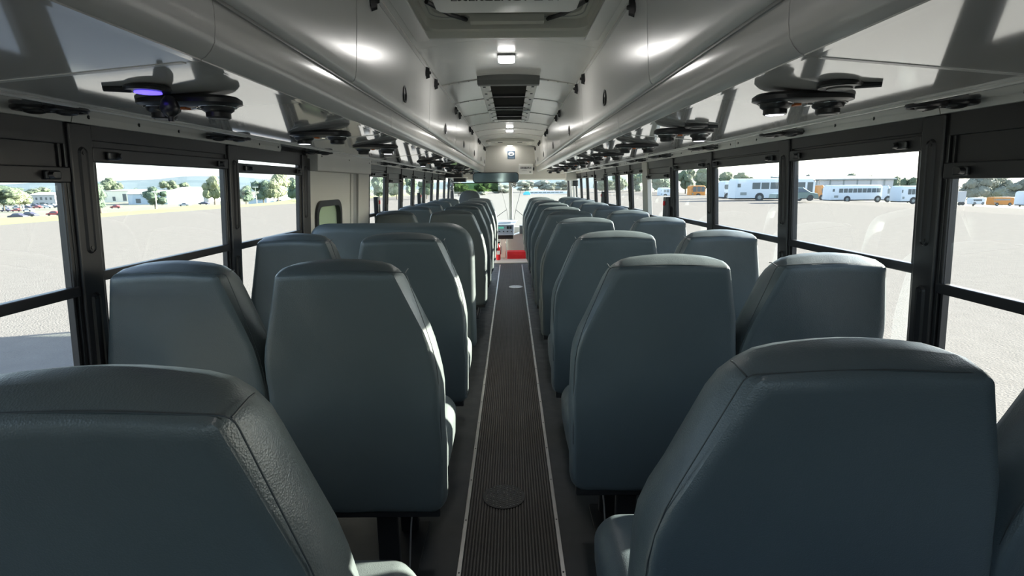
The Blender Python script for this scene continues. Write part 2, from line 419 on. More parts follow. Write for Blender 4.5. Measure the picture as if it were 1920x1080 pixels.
sbox(MB(), -1, dpy1 + .064, dpy1 + .17, .05, 1.53, .002, .05).build('door_post', LIP, dr, bevel=.003)
sbox(MB(), -1, dpy1 + .175, yd1 + .06, .05, 1.53, -.012, .05).build('door_post', TANP, dr, bevel=.008)
sbox(MB(), -1, yd0 - .03, yd0 + .025, .05, 1.50, -.004, .05).build('door_post', BLKF, dr, bevel=.004)
sbox(MB(), -1, dpy0, dpy1, 1.455, 1.53, .02, .05).build('door_header', BLKF, dr)
hb = sbox(MB(), -1, yd0 + .02, yd1 - .03, 1.432, 1.540, -.05, .02).build('header_box', STRIP, dr, bevel=.004)
for y in (yd0 + .08, (yd0 + yd1) / 2, yd1 - .09): screw(hb, (-(wx(1.5) - .0505), y, 1.515), rot=(0, math.pi / 2, 0), sc_=1.6)
hh = MB().tube([wpt(-1, dpy0 + .06, .55, -.03), wpt(-1, dpy0 + .25, .55, -.03)], .01, 8).build('door_handle', CHRM, dr)

# upright black boxes standing on the window sills (belt or lock housings)
for s, (px0, px1, py0) in ((1, (1247, 1256, 369)), (1, (1128, 1134, 359)), (-1, (702.5, 709.5, 369)), (-1, (783.5, 788, 361))):
    X = s * 1.115
    a = P((px0 + px1) / 2, py0, x=X)
    bx_ = empty('upright_box', (X, a.y, 0.74), label='black upright box at the %s windows, %s of two' % (SN[s], 'nearer' if a.y < 5 else 'farther'), cat='window box')
    MB().box(-.02, .02, -.035, .035, 0, a.z - .74).build('box_body', BLKP, bx_, bevel=.006)
    MB().box(-s * .024 - .003, -s * .024 + .003, -.012, .012, a.z - .80, a.z - .77).build('release_tab', RED, bx_)

# ------------------------------------------------------------------ ceiling, coves, ducts
ceil = empty('ceiling', kind='structure')
def rz(x): return 2.085 - .22 * x * x        # arched roof
ribs = [dd(z_ , 2.05) for z_ in (-1.4, -.5, .45)] + [2.95] + [P(700 + 260, py, z=2.07).y for py in (150, 186, 212, 230.5, 242, 252, 259)] + [10.3]
HY0, HY1, HX = 1.55, 2.72, .40     # roof hatch opening
def roofseg(y0, y1, xa=-.475, xb=.475, name='roof_panel'):
    n = 16; A = []; 
    xs = [xa + (xb - xa) * i / n for i in range(n + 1)]
    ring = [(x, rz(x)) for x in xs] + [(x, rz(x) + .01) for x in reversed(xs)]
    return MB().loft([[(x, y0, z) for x, z in ring], [(x, y1, z) for x, z in ring]]).build(name, ROOF, ceil, smooth=True)
prev = YB
for y in ribs:
    if y <= prev + .01: continue
    if prev < HY1 and y > HY0:
        roofseg(prev, HY0) if HY0 > prev else None
        roofseg(max(prev, HY0), min(y, HY1), -.475, -HX); roofseg(max(prev, HY0), min(y, HY1), HX, .475)
        if y > HY1: roofseg(HY1, y - .002)
    else: roofseg(prev, y - .002)
    prev = y
for i, y in enumerate(ribs):
    if y < 3.2 or y > 10: continue
    n = 14; xs = [-.47 + .94 * k / n for k in range(n + 1)]
    prof = [(y - .02, 0), (y - .014, -.004), (y + .014, -.004), (y + .02, 0)]
    MB().loft([[(x, q[0], rz(x) + q[1]) for q in prof] for x in xs]).build('roof_rib', STRIP, ceil)
    if i < 9:
        for k in range(-6, 7):
            if abs(k) < 3 and y < 6.2: continue
            x = k * .07
            screw(ceil, (x, y, rz(x) - .004), rot=(math.pi, 0, 0), sc_=1.2)
cove_prof = [(.584, 1.566 + .004), (.72, 1.559), (.90, 1.536), (.93, 1.528), (.935, 1.520), (1.0, 1.521), (1.097, 1.549)]
cove_prof = [(.560, 1.574), (.584, 1.572), (.72, 1.561), (.90, 1.538), (.935, 1.530), (.942, 1.516), (1.02, 1.520), (1.098, 1.546)]
# outer band meets the strip; keep it gently falling outwards
cove_prof = [(.530, 1.567), (.545, 1.566), (.945, 1.531), (.952, 1.524), (1.100, 1.533), (1.100, 1.56)]
seamsT = {-1: [YB, dd(.93, 1.6), dd(2.30, 1.6), dd(3.73, 1.6), dd(5.12, 1.6), 6.75, 8.3, 10.35],
          1: [YB, dd(.935, 1.6), dd(2.42, 1.6), dd(3.96, 1.6), dd(5.45, 1.6), 7.0, 8.6, 10.35]}
for s in (-1, 1):
    for a, b in zip(seamsT[s], seamsT[s][1:]):
        ring = [(s * x, z) for x, z in cove_prof] + [(s * x, z + .006) for x, z in reversed(cove_prof)]
        MB().loft([[(x, a + .0015, z) for x, z in ring], [(x, b - .0015, z) for x, z in ring]]).build('cove_panel', COVE, ceil)
        MB().hexa([(s * .56, b - .006, 1.5635), (s * .94, b - .006, 1.5303), (s * .94, b + .006, 1.5303), (s * .56, b + .006, 1.5635),
                   (s * .56, b - .006, 1.574), (s * .94, b - .006, 1.535), (s * .94, b + .006, 1.535), (s * .56, b + .006, 1.574)]).build('cove_joint', PANEL, ceil)
    # crease bead between cove and outer band
    MB().tube([(s * .949, YB, 1.527), (s * .949, 10.3, 1.527)], .0035, 8).build('cove_bead', PANEL, ceil)

tube_prof = [(.500, 1.672), (.498, 1.650), (.499, 1.622), (.503, 1.597), (.511, 1.584), (.522, 1.573), (.536, 1.567), (.552, 1.5655)]
doorT = {-1: [YB, .1, dd(1.67, 1.8), dd(3.17, 1.8), dd(4.7, 1.8), dd(6.25, 1.8), dd(7.8, 1.8), dd(9.4, 1.8), 10.35],
         1: [YB, .2, dd(1.76, 1.8), dd(3.38, 1.8), dd(4.95, 1.8), dd(6.57, 1.8), dd(8.22, 1.8), dd(9.7, 1.8), 10.35]}
door_prof = [(.493, 1.672), (.484, 1.676), (.478, 1.688), (.474, 1.71), (.470, 1.76), (.464, 1.85), (.459, 1.94), (.456, 1.985)]
for s in (-1, 1):
    dk = empty('overhead_duct', (0, 0, 0), label='long pale overhead duct with hinged doors along the %s side' % SN[s], cat='duct', group='overhead ducts along the roof')
    for a, b in zip(seamsT[s], seamsT[s][1:]):
        ring = [(s * x, z) for x, z in tube_prof] + [(s * (x + .006), z + .004) for x, z in reversed(tube_prof)]
        MB().loft([[(x, a + .0016, z) for x, z in ring], [(x, b - .0016, z) for x, z in ring]]).build('rounded_cover', TUBE, dk, smooth=True)
    for a in seamsT[s][1:-1]: MB().loft([[(s * (x + .0035), a - .004, z + .001) for x, z in tube_prof], [(s * (x + .0035), a + .004, z + .001) for x, z in tube_prof]], cap=False, closed=False).build('cover_gap', BLKM, dk)
    MB().box(*sorted((s * .494, s * .53)), YB, 10.35, 1.665, 1.680).build('groove', LIP, dk)
    MB().tube([(s * .4985, YB, 1.6745), (s * .4985, 10.35, 1.6745)], .0045, 6).build('lip_bead', PANEL, dk)
    MB().loft([[(s * .508, y, 1.665), (s * .55, y, 1.580), (s * .58, y, 1.584), (s * .52, y, 1.68)] for y in (YB, 10.35)]).build('duct_core', BLKM, dk)
    # inner edge trim at the top of the doors
    MB().hexa([(s * .456, YB, 1.985), (s * .470, YB, 2.03), (s * .48, YB, 2.03), (s * .48, YB, 1.98), (s * .456, 10.35, 1.985), (s * .470, 10.35, 2.03), (s * .48, 10.35, 2.03), (s * .48, 10.35, 1.98)]).build('hinge_rail', PANEL, dk)
    MB().tube([(s * .457, YB, 1.987), (s * .457, 10.35, 1.987)], .002, 6).build('hinge_line', LIP, dk)
    MB().tube([(s * .471, YB, 2.033), (s * .471, 10.35, 2.033)], .003, 6).build('edge_bead', STRIP, dk)
    for i, (a, b) in enumerate(zip(doorT[s], doorT[s][1:])):
        ring = [(s * x, z) for x, z in door_prof] + [(s * (x + .012), z) for x, z in reversed(door_prof)]
        do = MB().loft([[(x, a + .0032, z) for x, z in ring], [(x, b - .0032, z) for x, z in ring]]).build('duct_door', PANEL, dk, smooth=True)
        if i: MB().loft([[(s * (x + .0045), a - .004, z) for x, z in door_prof], [(s * (x + .0045), a + .004, z) for x, z in door_prof]], cap=False, closed=False).build('door_gap', BLKM, dk)
        yc = (a + b) / 2
        # round finger pull: ring and dark cup
        zc_ = 1.755
        for nm_, r0, r1, m_, h_ in (('pull_ring', .040, .036, BLKP, .005),):
            mb = MB()
            A = [(s * (.4705), yc + .036 * math.cos(k * .2618), zc_ + .036 * math.sin(k * .2618)) for k in range(24)]
            B = [(s * (.465), yc + .038 * math.cos(k * .2618), zc_ + .038 * math.sin(k * .2618)) for k in range(24)]
            C = [(s * (.465), yc + .029 * math.cos(k * .2618), zc_ + .029 * math.sin(k * .2618)) for k in range(24)]
            D = [(s * (.4700), yc + .027 * math.cos(k * .2618), zc_ + .027 * math.sin(k * .2618)) for k in range(24)]
            mb.loft([A, B, C, D], cap=False); mb.f.append(tuple(range(72, 96)))
            mb.build('finger_pull', BLKP, do, smooth=True)
        for yl in (a + .17, b - .17):
            if yl > 10: continue
            mb = MB()
            # butterfly turn latch: base disc, two lobes, stem
            mb.disc((s * .462, yl, 1.962), .020, 16, 'x', h=-s * .006, r2=.018)
            mb.loft([[(s * .456, yl + .010 * math.cos(k), 1.962 + .033 * math.sin(k)) for k in [j * .3927 for j in range(16)]],
                     [(s * .436, yl + .006 * math.cos(k), 1.962 + .026 * math.sin(k)) for k in [j * .3927 for j in range(16)]]])
            mb.disc((s * .440, yl, 1.962), .011, 12, 'x', h=-s * .012, r2=.006)
            mb.build('latch', BLKP, dk, smooth=True)

# roof shell above (outer skin of the bus)
ring = []
for k in range(21):
    a = math.pi * k / 20; ring.append((1.22 * math.cos(a), 1.60 + .60 * math.sin(a) ** .8 if 0 < k < 20 else 1.60))
ring2 = [(x * .985, z - .02) for x, z in reversed(ring)]
osk = empty('wall_roof', kind='structure')
MB().loft([[(x, YB - .05, z) for x, z in ring + ring2], [(x, YF + .1, z) for x, z in ring + ring2]]).build('roof_skin', BSKIN, osk, smooth=True)
bw = empty('wall_back_invented', kind='structure')  # unseen back wall, invented with windows to light the nearest seats
for (x0, x1, z0, z1) in ((-1.2, 1.2, -.6, .95), (-1.2, 1.2, 1.62, 2.2), (-1.2, -1.06, .95, 1.62), (1.06, 1.2, .95, 1.62), (-.40, -.32, .95, 1.62), (.32, .40, .95, 1.62)):
    MB().box(x0, x1, YB - .06, YB, z0, z1).build('back_panel', BEIGE, bw)
for (x0, x1) in ((-1.06, -.40), (-.32, .32), (.40, 1.06)):
    MB().box(x0, x1, YB - .04, YB - .034, .95, 1.62).build('invented_rear_pane', GLASS, bw)
MB().box(-1.2, 1.2, YB, YF, -.65, -.2).build('bus_underbody', BLKM, osk)

# ------------------------------------------------------------------ roof hatch (near), lights, grille, far hatch
hx = empty('roof_hatch', (0, (HY0 + HY1) / 2, 2.06), label='cream roof escape hatch overhead nearest the camera with a white plate', cat='roof hatch')
hy = (HY1 - HY0) / 2
def rr(hx_, hy_, r, n=6):
    pts = []
    for (cx, cy, a0) in ((hx_ - r, hy_ - r, 0), (-hx_ + r, hy_ - r, 90), (-hx_ + r, -hy_ + r, 180), (hx_ - r, -hy_ + r, 270)):
        for k in range(n + 1):
            a = R(a0 + 90 * k / n); pts.append((cx + r * math.cos(a), cy + r * math.sin(a)))
    return pts
def rings(specs, n=6): return [[(x, y, z) for x, y in rr(a, b, r, n)] for a, b, r, z in specs]
HC = mat('hatch_cream', (0.50, 0.49, 0.44), 0.4)
MB().loft(rings([(.435, hy + .03, .03, .012), (.435, hy + .03, .03, -.018), (.415, hy + .012, .04, -.024), (.400, hy, .05, -.018), (.392, hy - .01, .05, .0), (.372, hy - .03, .06, .006), (.368, hy - .035, .06, .05)]), cap=False).build('hatch_frame', HC, hx, smooth=True)
MB().loft(rings([(.368, hy - .035, .06, .045), (.335, hy - .07, .08, .055), (.33, hy - .075, .08, .13)]), cap=False).build('hatch_well', HC, hx, smooth=True)
MB().loft(rings([(.34, hy - .06, .08, .12), (.34, hy - .06, .08, .14)])).build('hatch_lid', BEIGE, hx)
gk = MB().tube([(x, y, .052) for x, y in rr(.350, hy - .055, .07)] + [(rr(.350, hy - .055, .07)[0][0], rr(.350, hy - .055, .07)[0][1], .052)], .004, 6).build('hatch_seal', LIP, hx)
py_ = P(946, 27, z=2.035).y - hx.location.y
pv = .26
plate = MB().loft([[(x, y + py_ - .25, z) for x, y in rr(a, b, .035)] for a, b, z in ((.272, .19, -.012), (.278, .196, -.018), (.278, .196, -.030), (.270, .188, -.036))]).build('hatch_plate', WHITEP, hx, smooth=True)
text('EMERGENCY EXIT', .052, TXTB, plate, (0, py_ - .222, -.0366), (math.pi, 0, 0), bold=.0008)
for s in (-1, 1):
    MB().tube([(s * .19, hy - .04, .045), (s * .255, hy - .17, .03), (s * .33, hy - .34, .03)], .010, 8).build('lever_arm', BLKP, hx)
    MB().box(*sorted((s * .17, s * .0)), hy - .1, hy - .045, .02, .05).build('lever_base', HC, hx)
    MB().box(*sorted((s * .375, s * .44)), -hy - .2, hy + .05, -.03, -.018).build('side_strip', PANEL, hx, bevel=.003)

for i, (px, py, zz) in enumerate(((951, 112, 2.06), (960, 245.5, 2.06), (961, 272, 2.06), (None, None, None))):
    if px: q = P(px, py, z=zz)
    else: q = Vector((0, .35, 2.06))  # unseen light added near the camera to brighten the cabin
    if i == 3: lab = 'added unseen square ceiling light behind the near roof hatch, lit white'
    else: lab = ('square lit ceiling light nearest, before the dark roof grille', 'square lit ceiling light just beyond the dark roof grille', 'square lit ceiling light at the front by the far hatch')[i]
    L = empty('ceiling_light', (0.0 if i else -.008, q.y, 2.083), label=lab, cat='light', group='ceiling lights along the roof')
    MB().box(-.052, .052, -.052, .052, -.012, 0).build('light_base', DKGREY, L, bevel=.003)
    MB().loft(rings([(.048, .048, .010, -.012), (.048, .048, .010, -.028), (.043, .043, .012, -.034)])).build('diffuser', LED, L, smooth=True)
    al = bpy.data.lights.new('dome', 'AREA'); al.energy = (2.4, 2.4, .5, .5)[i]; al.size = .09; al.color = (1, .97, .93)
    ao = bpy.data.objects.new('dome_lamp', al); COL.objects.link(ao); ao.location = (L.location.x, q.y, 2.045)

g0 = P(954, 160, z=2.03).y; g1 = P(953, 229, z=2.03).y
gr = empty('roof_grille', (0, (g0 + g1) / 2, 2.07), label='long dark louvred grille unit on the roof with white side rails', cat='grille')
gl = (g1 - g0) / 2
MB().loft([[(x, -gl - .10, .015), (x, -gl - .10, -.02), (x, -gl - .06, -.045), (x, -gl + .0, -.045), (x, -gl + .03, -.02), (x, -gl + .03, .015)] for x in (-.215, .215)]).build('hood', DKGREY, gr, bevel=.004)
for s in (-1, 1):
    MB().box(*sorted((s * .145, s * .205)), -gl, gl, -.030, .01).build('side_rail', WHITEP, gr, bevel=.003)
    n = 8
    for k in range(n):
        y = -gl + .12 + (2 * gl - .2) * k / (n - 1)
        MB().box(*sorted((s * .13, s * .165)), y - .10, y + .10, -.038, -.028).build('clip_plate', WHITEP, gr, bevel=.002)
        MB().box(*sorted((s * .16, s * .185)), y - .012, y + .012, -.0345, -.029).build('clip', BLKP, gr)
MB().box(-.15, .15, -gl, gl, -.006, .01).build('grille_back', GRILL, gr)
n = 60; lv = MB()
for k in range(n):
    y = -gl + .04 + (2 * gl - .06) * k / (n - 1)
    lv.hexa([(-.14, y, -.018), (.14, y, -.018), (.14, y + .012, -.008), (-.14, y + .012, -.008), (-.14, y, -.015), (.14, y, -.015), (.14, y + .012, -.005), (-.14, y + .012, -.005)])
o = lv.build('louvre', GRILL, gr); o['kind'] = 'stuff'
for t_ in (.24, .50, .56, .80):
    y = -gl + 2 * gl * t_; MB().box(-.15, .15, y - .02, y + .02, -.034, -.010).build('cross_bar', BLKM, gr, bevel=.002)
y = -gl + 2 * gl * .56; MB().tube([(-.20, y, -.042), (.20, y, -.042)], .006, 8).build('rod', CHRM, gr)

h2a, h2b = P(958, 262.5, z=2.05).y, P(958, 271, z=2.05).y
h2 = empty('roof_hatch', (0, (h2a + h2b) / 2 - .05, 2.06), label='rounded roof hatch near the front above the bulkhead, closed', cat='roof hatch')
MB().loft(rings([(.40, .42, .10, .02), (.40, .42, .10, -.03), (.37, .39, .10, -.038), (.34, .36, .1, -.01), (.33, .35, .1, .01)]), cap=True).build('hatch_frame', BEIGE, h2, smooth=True)
for s in (-1, 1): MB().box(*sorted((s * .12, s * .20)), -.37, -.33, -.046, -.03).build('hatch_catch', BLKP, h2, bevel=.004)

# ------------------------------------------------------------------ passenger service units under the coves
def cove_z(x):
    p = cove_prof
    for (a, za), (b, zb) in zip(p, p[1:]):
        if a <= x <= b and b > a: return za + (zb - za) * (x - a) / (b - a)
    return 1.53
def unit_proto(lit):
    root = empty('reading_light_unit')
    # stadium plate, long axis local x
    def stad(hl, r, z, n=12):
        pts = []
        for k in range(n + 1): a = -math.pi / 2 + math.pi * k / n; pts.append((hl + r * math.cos(a), r * math.sin(a), z))
        for k in range(n + 1): a = math.pi / 2 + math.pi * k / n; pts.append((-hl + r * math.cos(a), r * math.sin(a), z))
        return pts
    MB().loft([stad(.062, .050, 0), stad(.064, .058, -.008), stad(.064, .058, -.018), stad(.058, .045, -.026)]).build('plate', BLKP, root, smooth=True)
    for j, sx in enumerate((-1, 1)):
        nz = MB().loft([[(sx * .066 + r * math.cos(k * .3142), r * math.sin(k * .3142), z) for k in range(20)] for r, z in ((.038, -.024), (.036, -.034), (.028, -.040), (.028, -.052), (.024, -.055), (.022, -.050))]).build('nozzle', BLKP, root, smooth=True)
        on = (j == lit)
        MB().disc((sx * .066, 0, -.0535), .0215, 20, h=-.0012).build('lens', (LEDW if on else DKGREY), nz)
        MB().tube([(sx * .066 + .042 * math.cos(a), .042 * math.sin(a), -.0255) for a in [j2 * .3307 for j2 in range(20)]], .0015, 6).build('chrome_rim', CHRM, nz)
    MB().box(-.022, -.006, -.012, .012, -.031, -.024).build('button', ORNG, root, bevel=.002)
    MB().box(.006, .022, -.012, .012, -.031, -.024).build('button', CHRM, root, bevel=.002)
    return root
protos = {k: unit_proto(k) for k in (-1, 0, 1)}
def place_unit(s, px, py, lit, extra, i):
    zz = cove_z(.80) - .02
    for k in range(5):
        q = P(px, py, z=zz); zz = cove_z(max(.6, min(.9, abs(q.x)))) - .016
    x = max(.68, min(.83, abs(q.x))) * s; y = q.y
    o = copy_tree(protos[lit]); o.location = (x, y, cove_z(abs(x)) - .001); o.scale = (.94, .92, .86)
    tag(o, '%s black twin reading light unit from the camera under the %s cove' % (ORD[i], SN[s]), 'reading light', 'twin reading light units')
    if extra:
        d = MB().loft([[(extra * .004 + r * math.cos(k * .2618), -.15 + r * math.sin(k * .2618), z) for k in range(24)] for r, z in ((.044, .0005), (.046, -.006), (.043, -.011), (.03, -.012))]).build('side_disc', BLKP, o, smooth=True)
        MB().tube([(extra * .03, -.165, -.008), (extra * .075, -.185, -.008)], .008, 8).build('disc_tab', BLKP, d)
        MB().disc((extra * .004, -.15, -.0115), .026, 20, h=-.0035).build('disc_light', LEDB if s < 0 else DKGREY, d)
        if s < 0:
            MB().loft([[(r * math.cos(k * .3927), -.085 + r * math.sin(k * .3927), z) for k in range(16)] for r, z in ((.008, -.01), (.017, -.022), (.021, -.038), (.016, -.052), (.007, -.060), (.006, -.072))]).build('hanging_knob', BLKP, o, smooth=True)
    return o
Lu = [(357, 196, -1, -1), (601, 254, 0, 0), (705, 277, 1, 0), (812, 304, 0, 0), (841, 311.5, -1, 0), (858, 316, -1, 0), (870, 320, -1, 0), (880, 323, -1, 0)]
Ru = [(1504, 189, 0, 1), (1279, 249, 1, 1), (1191, 275, -1, 0), (1138, 291.5, -1, 0), (1103, 301, -1, 0), (1078, 308, -1, 0), (1062, 313, -1, 0), (1049, 317, -1, 0), (1038, 321, -1, 0)]
for i, (a, b, c, d) in enumerate(Lu): place_unit(-1, a, b, c, d, i)
for i, (a, b, c, d) in enumerate(Ru): place_unit(1, a, b, c, d, i)
def deltree(o):
    for c in list(o.children): deltree(c)
    bpy.data.objects.remove(o)
for k in protos.values(): deltree(k)

def disc_proto():
    root = empty('round_vent')
    MB().loft([[(r * math.cos(k * .2618), r * math.sin(k * .2618), z) for k in range(24)] for r, z in ((.047, 0), (.048, -.006), (.044, -.010), (.034, -.010), (.030, -.006))]).build('vent_ring', BLKP, root, smooth=True)
    MB().loft([[(r * math.cos(k * .2618), r * math.sin(k * .2618), z) for k in range(24)] for r, z in ((.026, -.005), (.022, -.014), (.012, -.017))]).build('vent_core', BLKP, root, smooth=True)
    return root
dp = disc_proto()
for s, lst in ((-1, [(65, 214, 146, 210), (403, 257, 466, 256), (575, 277, 625, 277), (718, 301, 748, 305), (757, 310, 778, 311), (797, 315, 813, 317), (822, 320, 834, 321)]),
               (1, [(1793, 204, 1718, 200), (1493, 244, 1425, 252), (1335, 273, 1293, 274), (1248, 289, 1219, 289), (1200, 297, 1180, 300), (1152, 305, 1135, 307), (1118, 313, 1106, 314)])):
    for i, (ax, ay, bx, by) in enumerate(lst):
        mid = ((ax + bx) / 2, (ay + by) / 2)
        q = P(*mid, x=s * 1.01)
        y = q.y
        for j, xx in enumerate((1.058, .985)):
            o = copy_tree(dp); o.location = (s * xx, y, cove_z(xx) - .0005); o.scale = (.88, .88, .9)
            tag(o, '%s flat black round vent of the %s pair from the camera above the %s windows' % (('outer', 'inner')[j], ORD[i], SN[s]), 'vent', 'flat round vents above the windows')
deltree(dp)

# ------------------------------------------------------------------ seats
def rpoly(pts, rad, seg):
    "rounded polygon, same number of points for every call"
    out = []; n = len(pts)
    for i in range(n):
        p = Vector(pts[i]); a = Vector(pts[i - 1]) - p; b = Vector(pts[(i + 1) % n]) - p
        r = min(rad[i], a.length * .45, b.length * .45)
        p0 = p + a.normalized() * r; p1 = p + b.normalized() * r
        for k in range(seg + 1):
            t = k / seg; out.append(p0 * (1 - t) ** 2 + p * 2 * t * (1 - t) + p1 * t * t)
    return out
ZB, ZK, ZT = .345, .86, 1.118
REC = .11
def backrest(hb, ht, off=0, zt=ZT, seed=0):
    "side: +1/-1 leans the taper towards the aisle"
    rnd = random.Random(seed)
    def layer(d, ins, rse, rt):
        tl = ht
        xl, xr = -hb, hb
        pts = [(-hb * .97 + ins, ZB + ins), (-hb + ins, .62), (-hb + ins, ZK), (-ht + off + ins * .8, zt - ins), (off, zt - ins + .006), (ht + off - ins * .8, zt - ins), (hb - ins, ZK), (hb - ins, .62), (hb * .97 - ins, ZB + ins), (0, ZB + ins - .002)]
        q = rpoly(pts, [.04, .1, .09, rt, .1, rt, .09, .1, .04, .05], 4)
        ring = []
        for v in q:
            x, z = v
            t = max(0, min(1, (z - ZK) / (zt - ZK)))
            z2 = z + rse * t ** 3 * (.8 - .5 * min(1, ((x - off) / ht) ** 2))
            yy = d + REC * (zt - z) * .9
            ring.append((x, yy, z2))
        return ring
    L = [(0.003, .060, -.004, .012), (0.001, .024, 0, .012), (.0015, .010, 0, .012), (.006, .003, .0, .012), (.020, -.001, .006, .016), (.045, -.006, .018, .03), (.075, -.007, .024, .055), (.100, -.002, .022, .06), (.120, .012, .012, .06), (.132, .035, -.004, .06)]
    mb = MB(); rg = [layer(*l) for l in L]
    o = len(mb.v)
    mb.loft(rg, cap=False)
    n = len(rg[0])
    for (ri, off) in ((0, -.001), (len(rg) - 1, .012)):
        c = Vector((0, 0, 0))
        for p in rg[ri]: c += Vector(p)
        c /= n
        # inner smaller ring then centre fan for a smooth bulge
        base = ri * n; o2 = len(mb.v)
        inner = [(c.x + (p[0] - c.x) * .55, c.y + (p[1] - c.y) * .55 + off, c.z + (p[2] - c.z) * .55) for p in rg[ri]]
        mb.v += inner; mb.v.append((c.x, c.y + off * 1.4, c.z)); ce = len(mb.v) - 1
        for k in range(n):
            k2 = (k + 1) % n
            mb.f.append((base + k, base + k2, o2 + k2, o2 + k)); mb.f.append((o2 + k, o2 + k2, ce))
    for i, p in enumerate(mb.v):
        x, y, z = p
        mb.v[i] = (x + .002 * math.sin(z * 31 + seed), y + .0025 * math.sin(x * 23 + z * 17 + seed * 2), z)
    piping = layer(.0125, .0008, .003, .014)
    seams = []
    return mb, piping, layer
def build_proto(side, name, zt, spec):
    "two-place bench: aisle place and window place; side -1 left, +1 right"
    root = empty(name)
    for j, (xc, hb, ht, off) in enumerate(spec):
        off *= side
        mb, pip, layer = backrest(hb, ht, off=off, zt=zt, seed=j + 3 * side)
        bk = mb.build('backrest', VINYL if side < 0 else VINYLB, root, smooth=True, loc=(side * xc, 0, 0))
        n = len(pip)
        i0 = [k for k in range(n) if pip[k][2] > .40]
        # order the piping from the lower left, over the top, to the lower right
        pts = [pip[k] for k in i0]
        li = max(range(len(pts)), key=lambda k: (Vector(pts[k]) - Vector(pts[k - 1])).length)
        pts = pts[li:] + pts[:li]
        MB().tube(pts, .0011, 6).build('piping', SEAM, bk, smooth=True)
        for sx in (-1, 1):
            path = []
            for (d, ins, rse, rt) in ((.0125, 0, .003, .014), (.020, -.001, .006, .016), (.045, -.006, .018, .03), (.062, -.0062, .0205, .044)):
                path.append(layer(d, ins - .0006, rse, rt)[17 if sx < 0 else 27])
            MB().tube(path, .0014, 6).build('corner_seam', SEAM, bk, smooth=True)
        # cushion
        w = hb * .97
        sec = rpoly([(-w, .405), (-w - .004, .50), (-w + .03, .545), (w - .03, .545), (w + .004, .50), (w, .405)], [.02, .03, .03, .03, .03, .02], 4)
        cr = []
        for (y, ins, dz) in ((.06, .01, 0), (.10, 0, .006), (.25, -.002, .004), (.40, 0, .008), (.47, .004, .004), (.505, .02, -.012), (.52, .045, -.03)):
            cr.append([(p[0] * (1 - ins / w), y, (p[1] - .47) * (1 - ins * 4) + .47 + dz * (1 if p[1] > .47 else 0)) for p in sec])
        MB().loft(cr).build('cushion', VINYL if side < 0 else VINYLB, root, smooth=True, loc=(side * xc, .07, 0))
    MB().box(*sorted((side * .22, side * 1.13)), .10, .56, .375, .405).build('seat_frame', BLKM, root, bevel=.006)
    MB().box(*sorted((side * .22, side * 1.12)), .085, .12, .325, .372).build('cross_rail', BLKM, root, bevel=.005)
    for y in (.15, .48):
        MB().loft([[(side * (.40 + u), y + v, z) for u, v in ((-.035, -.015), (.035, -.015), (.035, .015), (-.035, .015))] for z in (0.006, .38)]).build('leg', BLKM, root, bevel=.006)
    MB().box(*sorted((side * .33, side * .47)), .10, .53, 0.0005, .008).build('foot_plate', BLKM, root, bevel=.002)
    MB().tube([(side * .31, .13, .37), (side * .325, .14, .25), (side * .33, .12, .13), (side * .345, .125, .03)], .003, 6).build('cable', ALU, root)
    return root
Lrows = [.48, 1.42, 2.27, 4.32, 5.20, 6.05, 6.95, 8.05]
Rrows = [.64, 1.53, 2.36, 3.35, 4.25, 5.0, 6.05, 7.0, 7.9, 8.75]
for s, rows in ((-1, Lrows), (1, Rrows)):
    if s < 0:
        p0 = build_proto(s, 'double_bus_seat', 1.128, ((.446, .262, .170, 0), (.925, .222, .152, 0)))
        pr = build_proto(s, 'double_bus_seat', 1.116, ((.452, .250, .163, .018), (.925, .222, .148, .006)))
    else:
        p0 = build_proto(s, 'double_bus_seat', 1.105, ((.452, .250, .152, .027), (.925, .222, .150, .03)))
        pr = build_proto(s, 'double_bus_seat', 1.108, ((.452, .250, .166, .034), (.925, .222, .150, .03)))
    for i, y in enumerate(rows):
        o = p0 if i == 0 else (pr if i == 1 else copy_tree(pr))
        o.location = (0, y, 0)
        if i == 0: lb = 'grey vinyl double bus seat %s of the aisle, closest to the camera' % SN[s]
        elif i == len(rows) - 1: lb = 'grey vinyl double bus seat %s of the aisle, frontmost row farthest from the camera' % SN[s]
        else: lb = 'grey vinyl double bus seat %s of the aisle, %s row from the camera' % (SN[s], ORD[i])
        tag(o, lb, 'seat', 'double seats along the aisle')
# padded barrier by the side door
y0 = 2.90
br = empty('crash_barrier', (0, y0, 0), label='wide round-cornered padded grey barrier beside the left emergency door', cat='barrier')
def blayer(d, ins, rse):
    q = rpoly([(-1.10 + ins, .42 + ins), (-1.10 + ins, 1.128 - ins), (-.20 - ins, 1.128 - ins), (-.20 - ins, .42 + ins)], [.05, .12, .17, .05], 8)
    return [(v[0], d + .06 * (1.13 - v[1]), v[1] + (rse if v[1] > .8 else 0)) for v in q]
MB().loft([blayer(0, .03, 0), blayer(.004, .01, 0), blayer(.015, 0, .004), blayer(.04, -.006, .012), blayer(.065, 0, .008), blayer(.078, .02, 0)]).build('padded_panel', VINYL, br, smooth=True)
for x in (-.35, -.95): MB().box(x - .02, x + .02, .05, .08, 0, .5).build('leg', BLKM, br, bevel=.004)

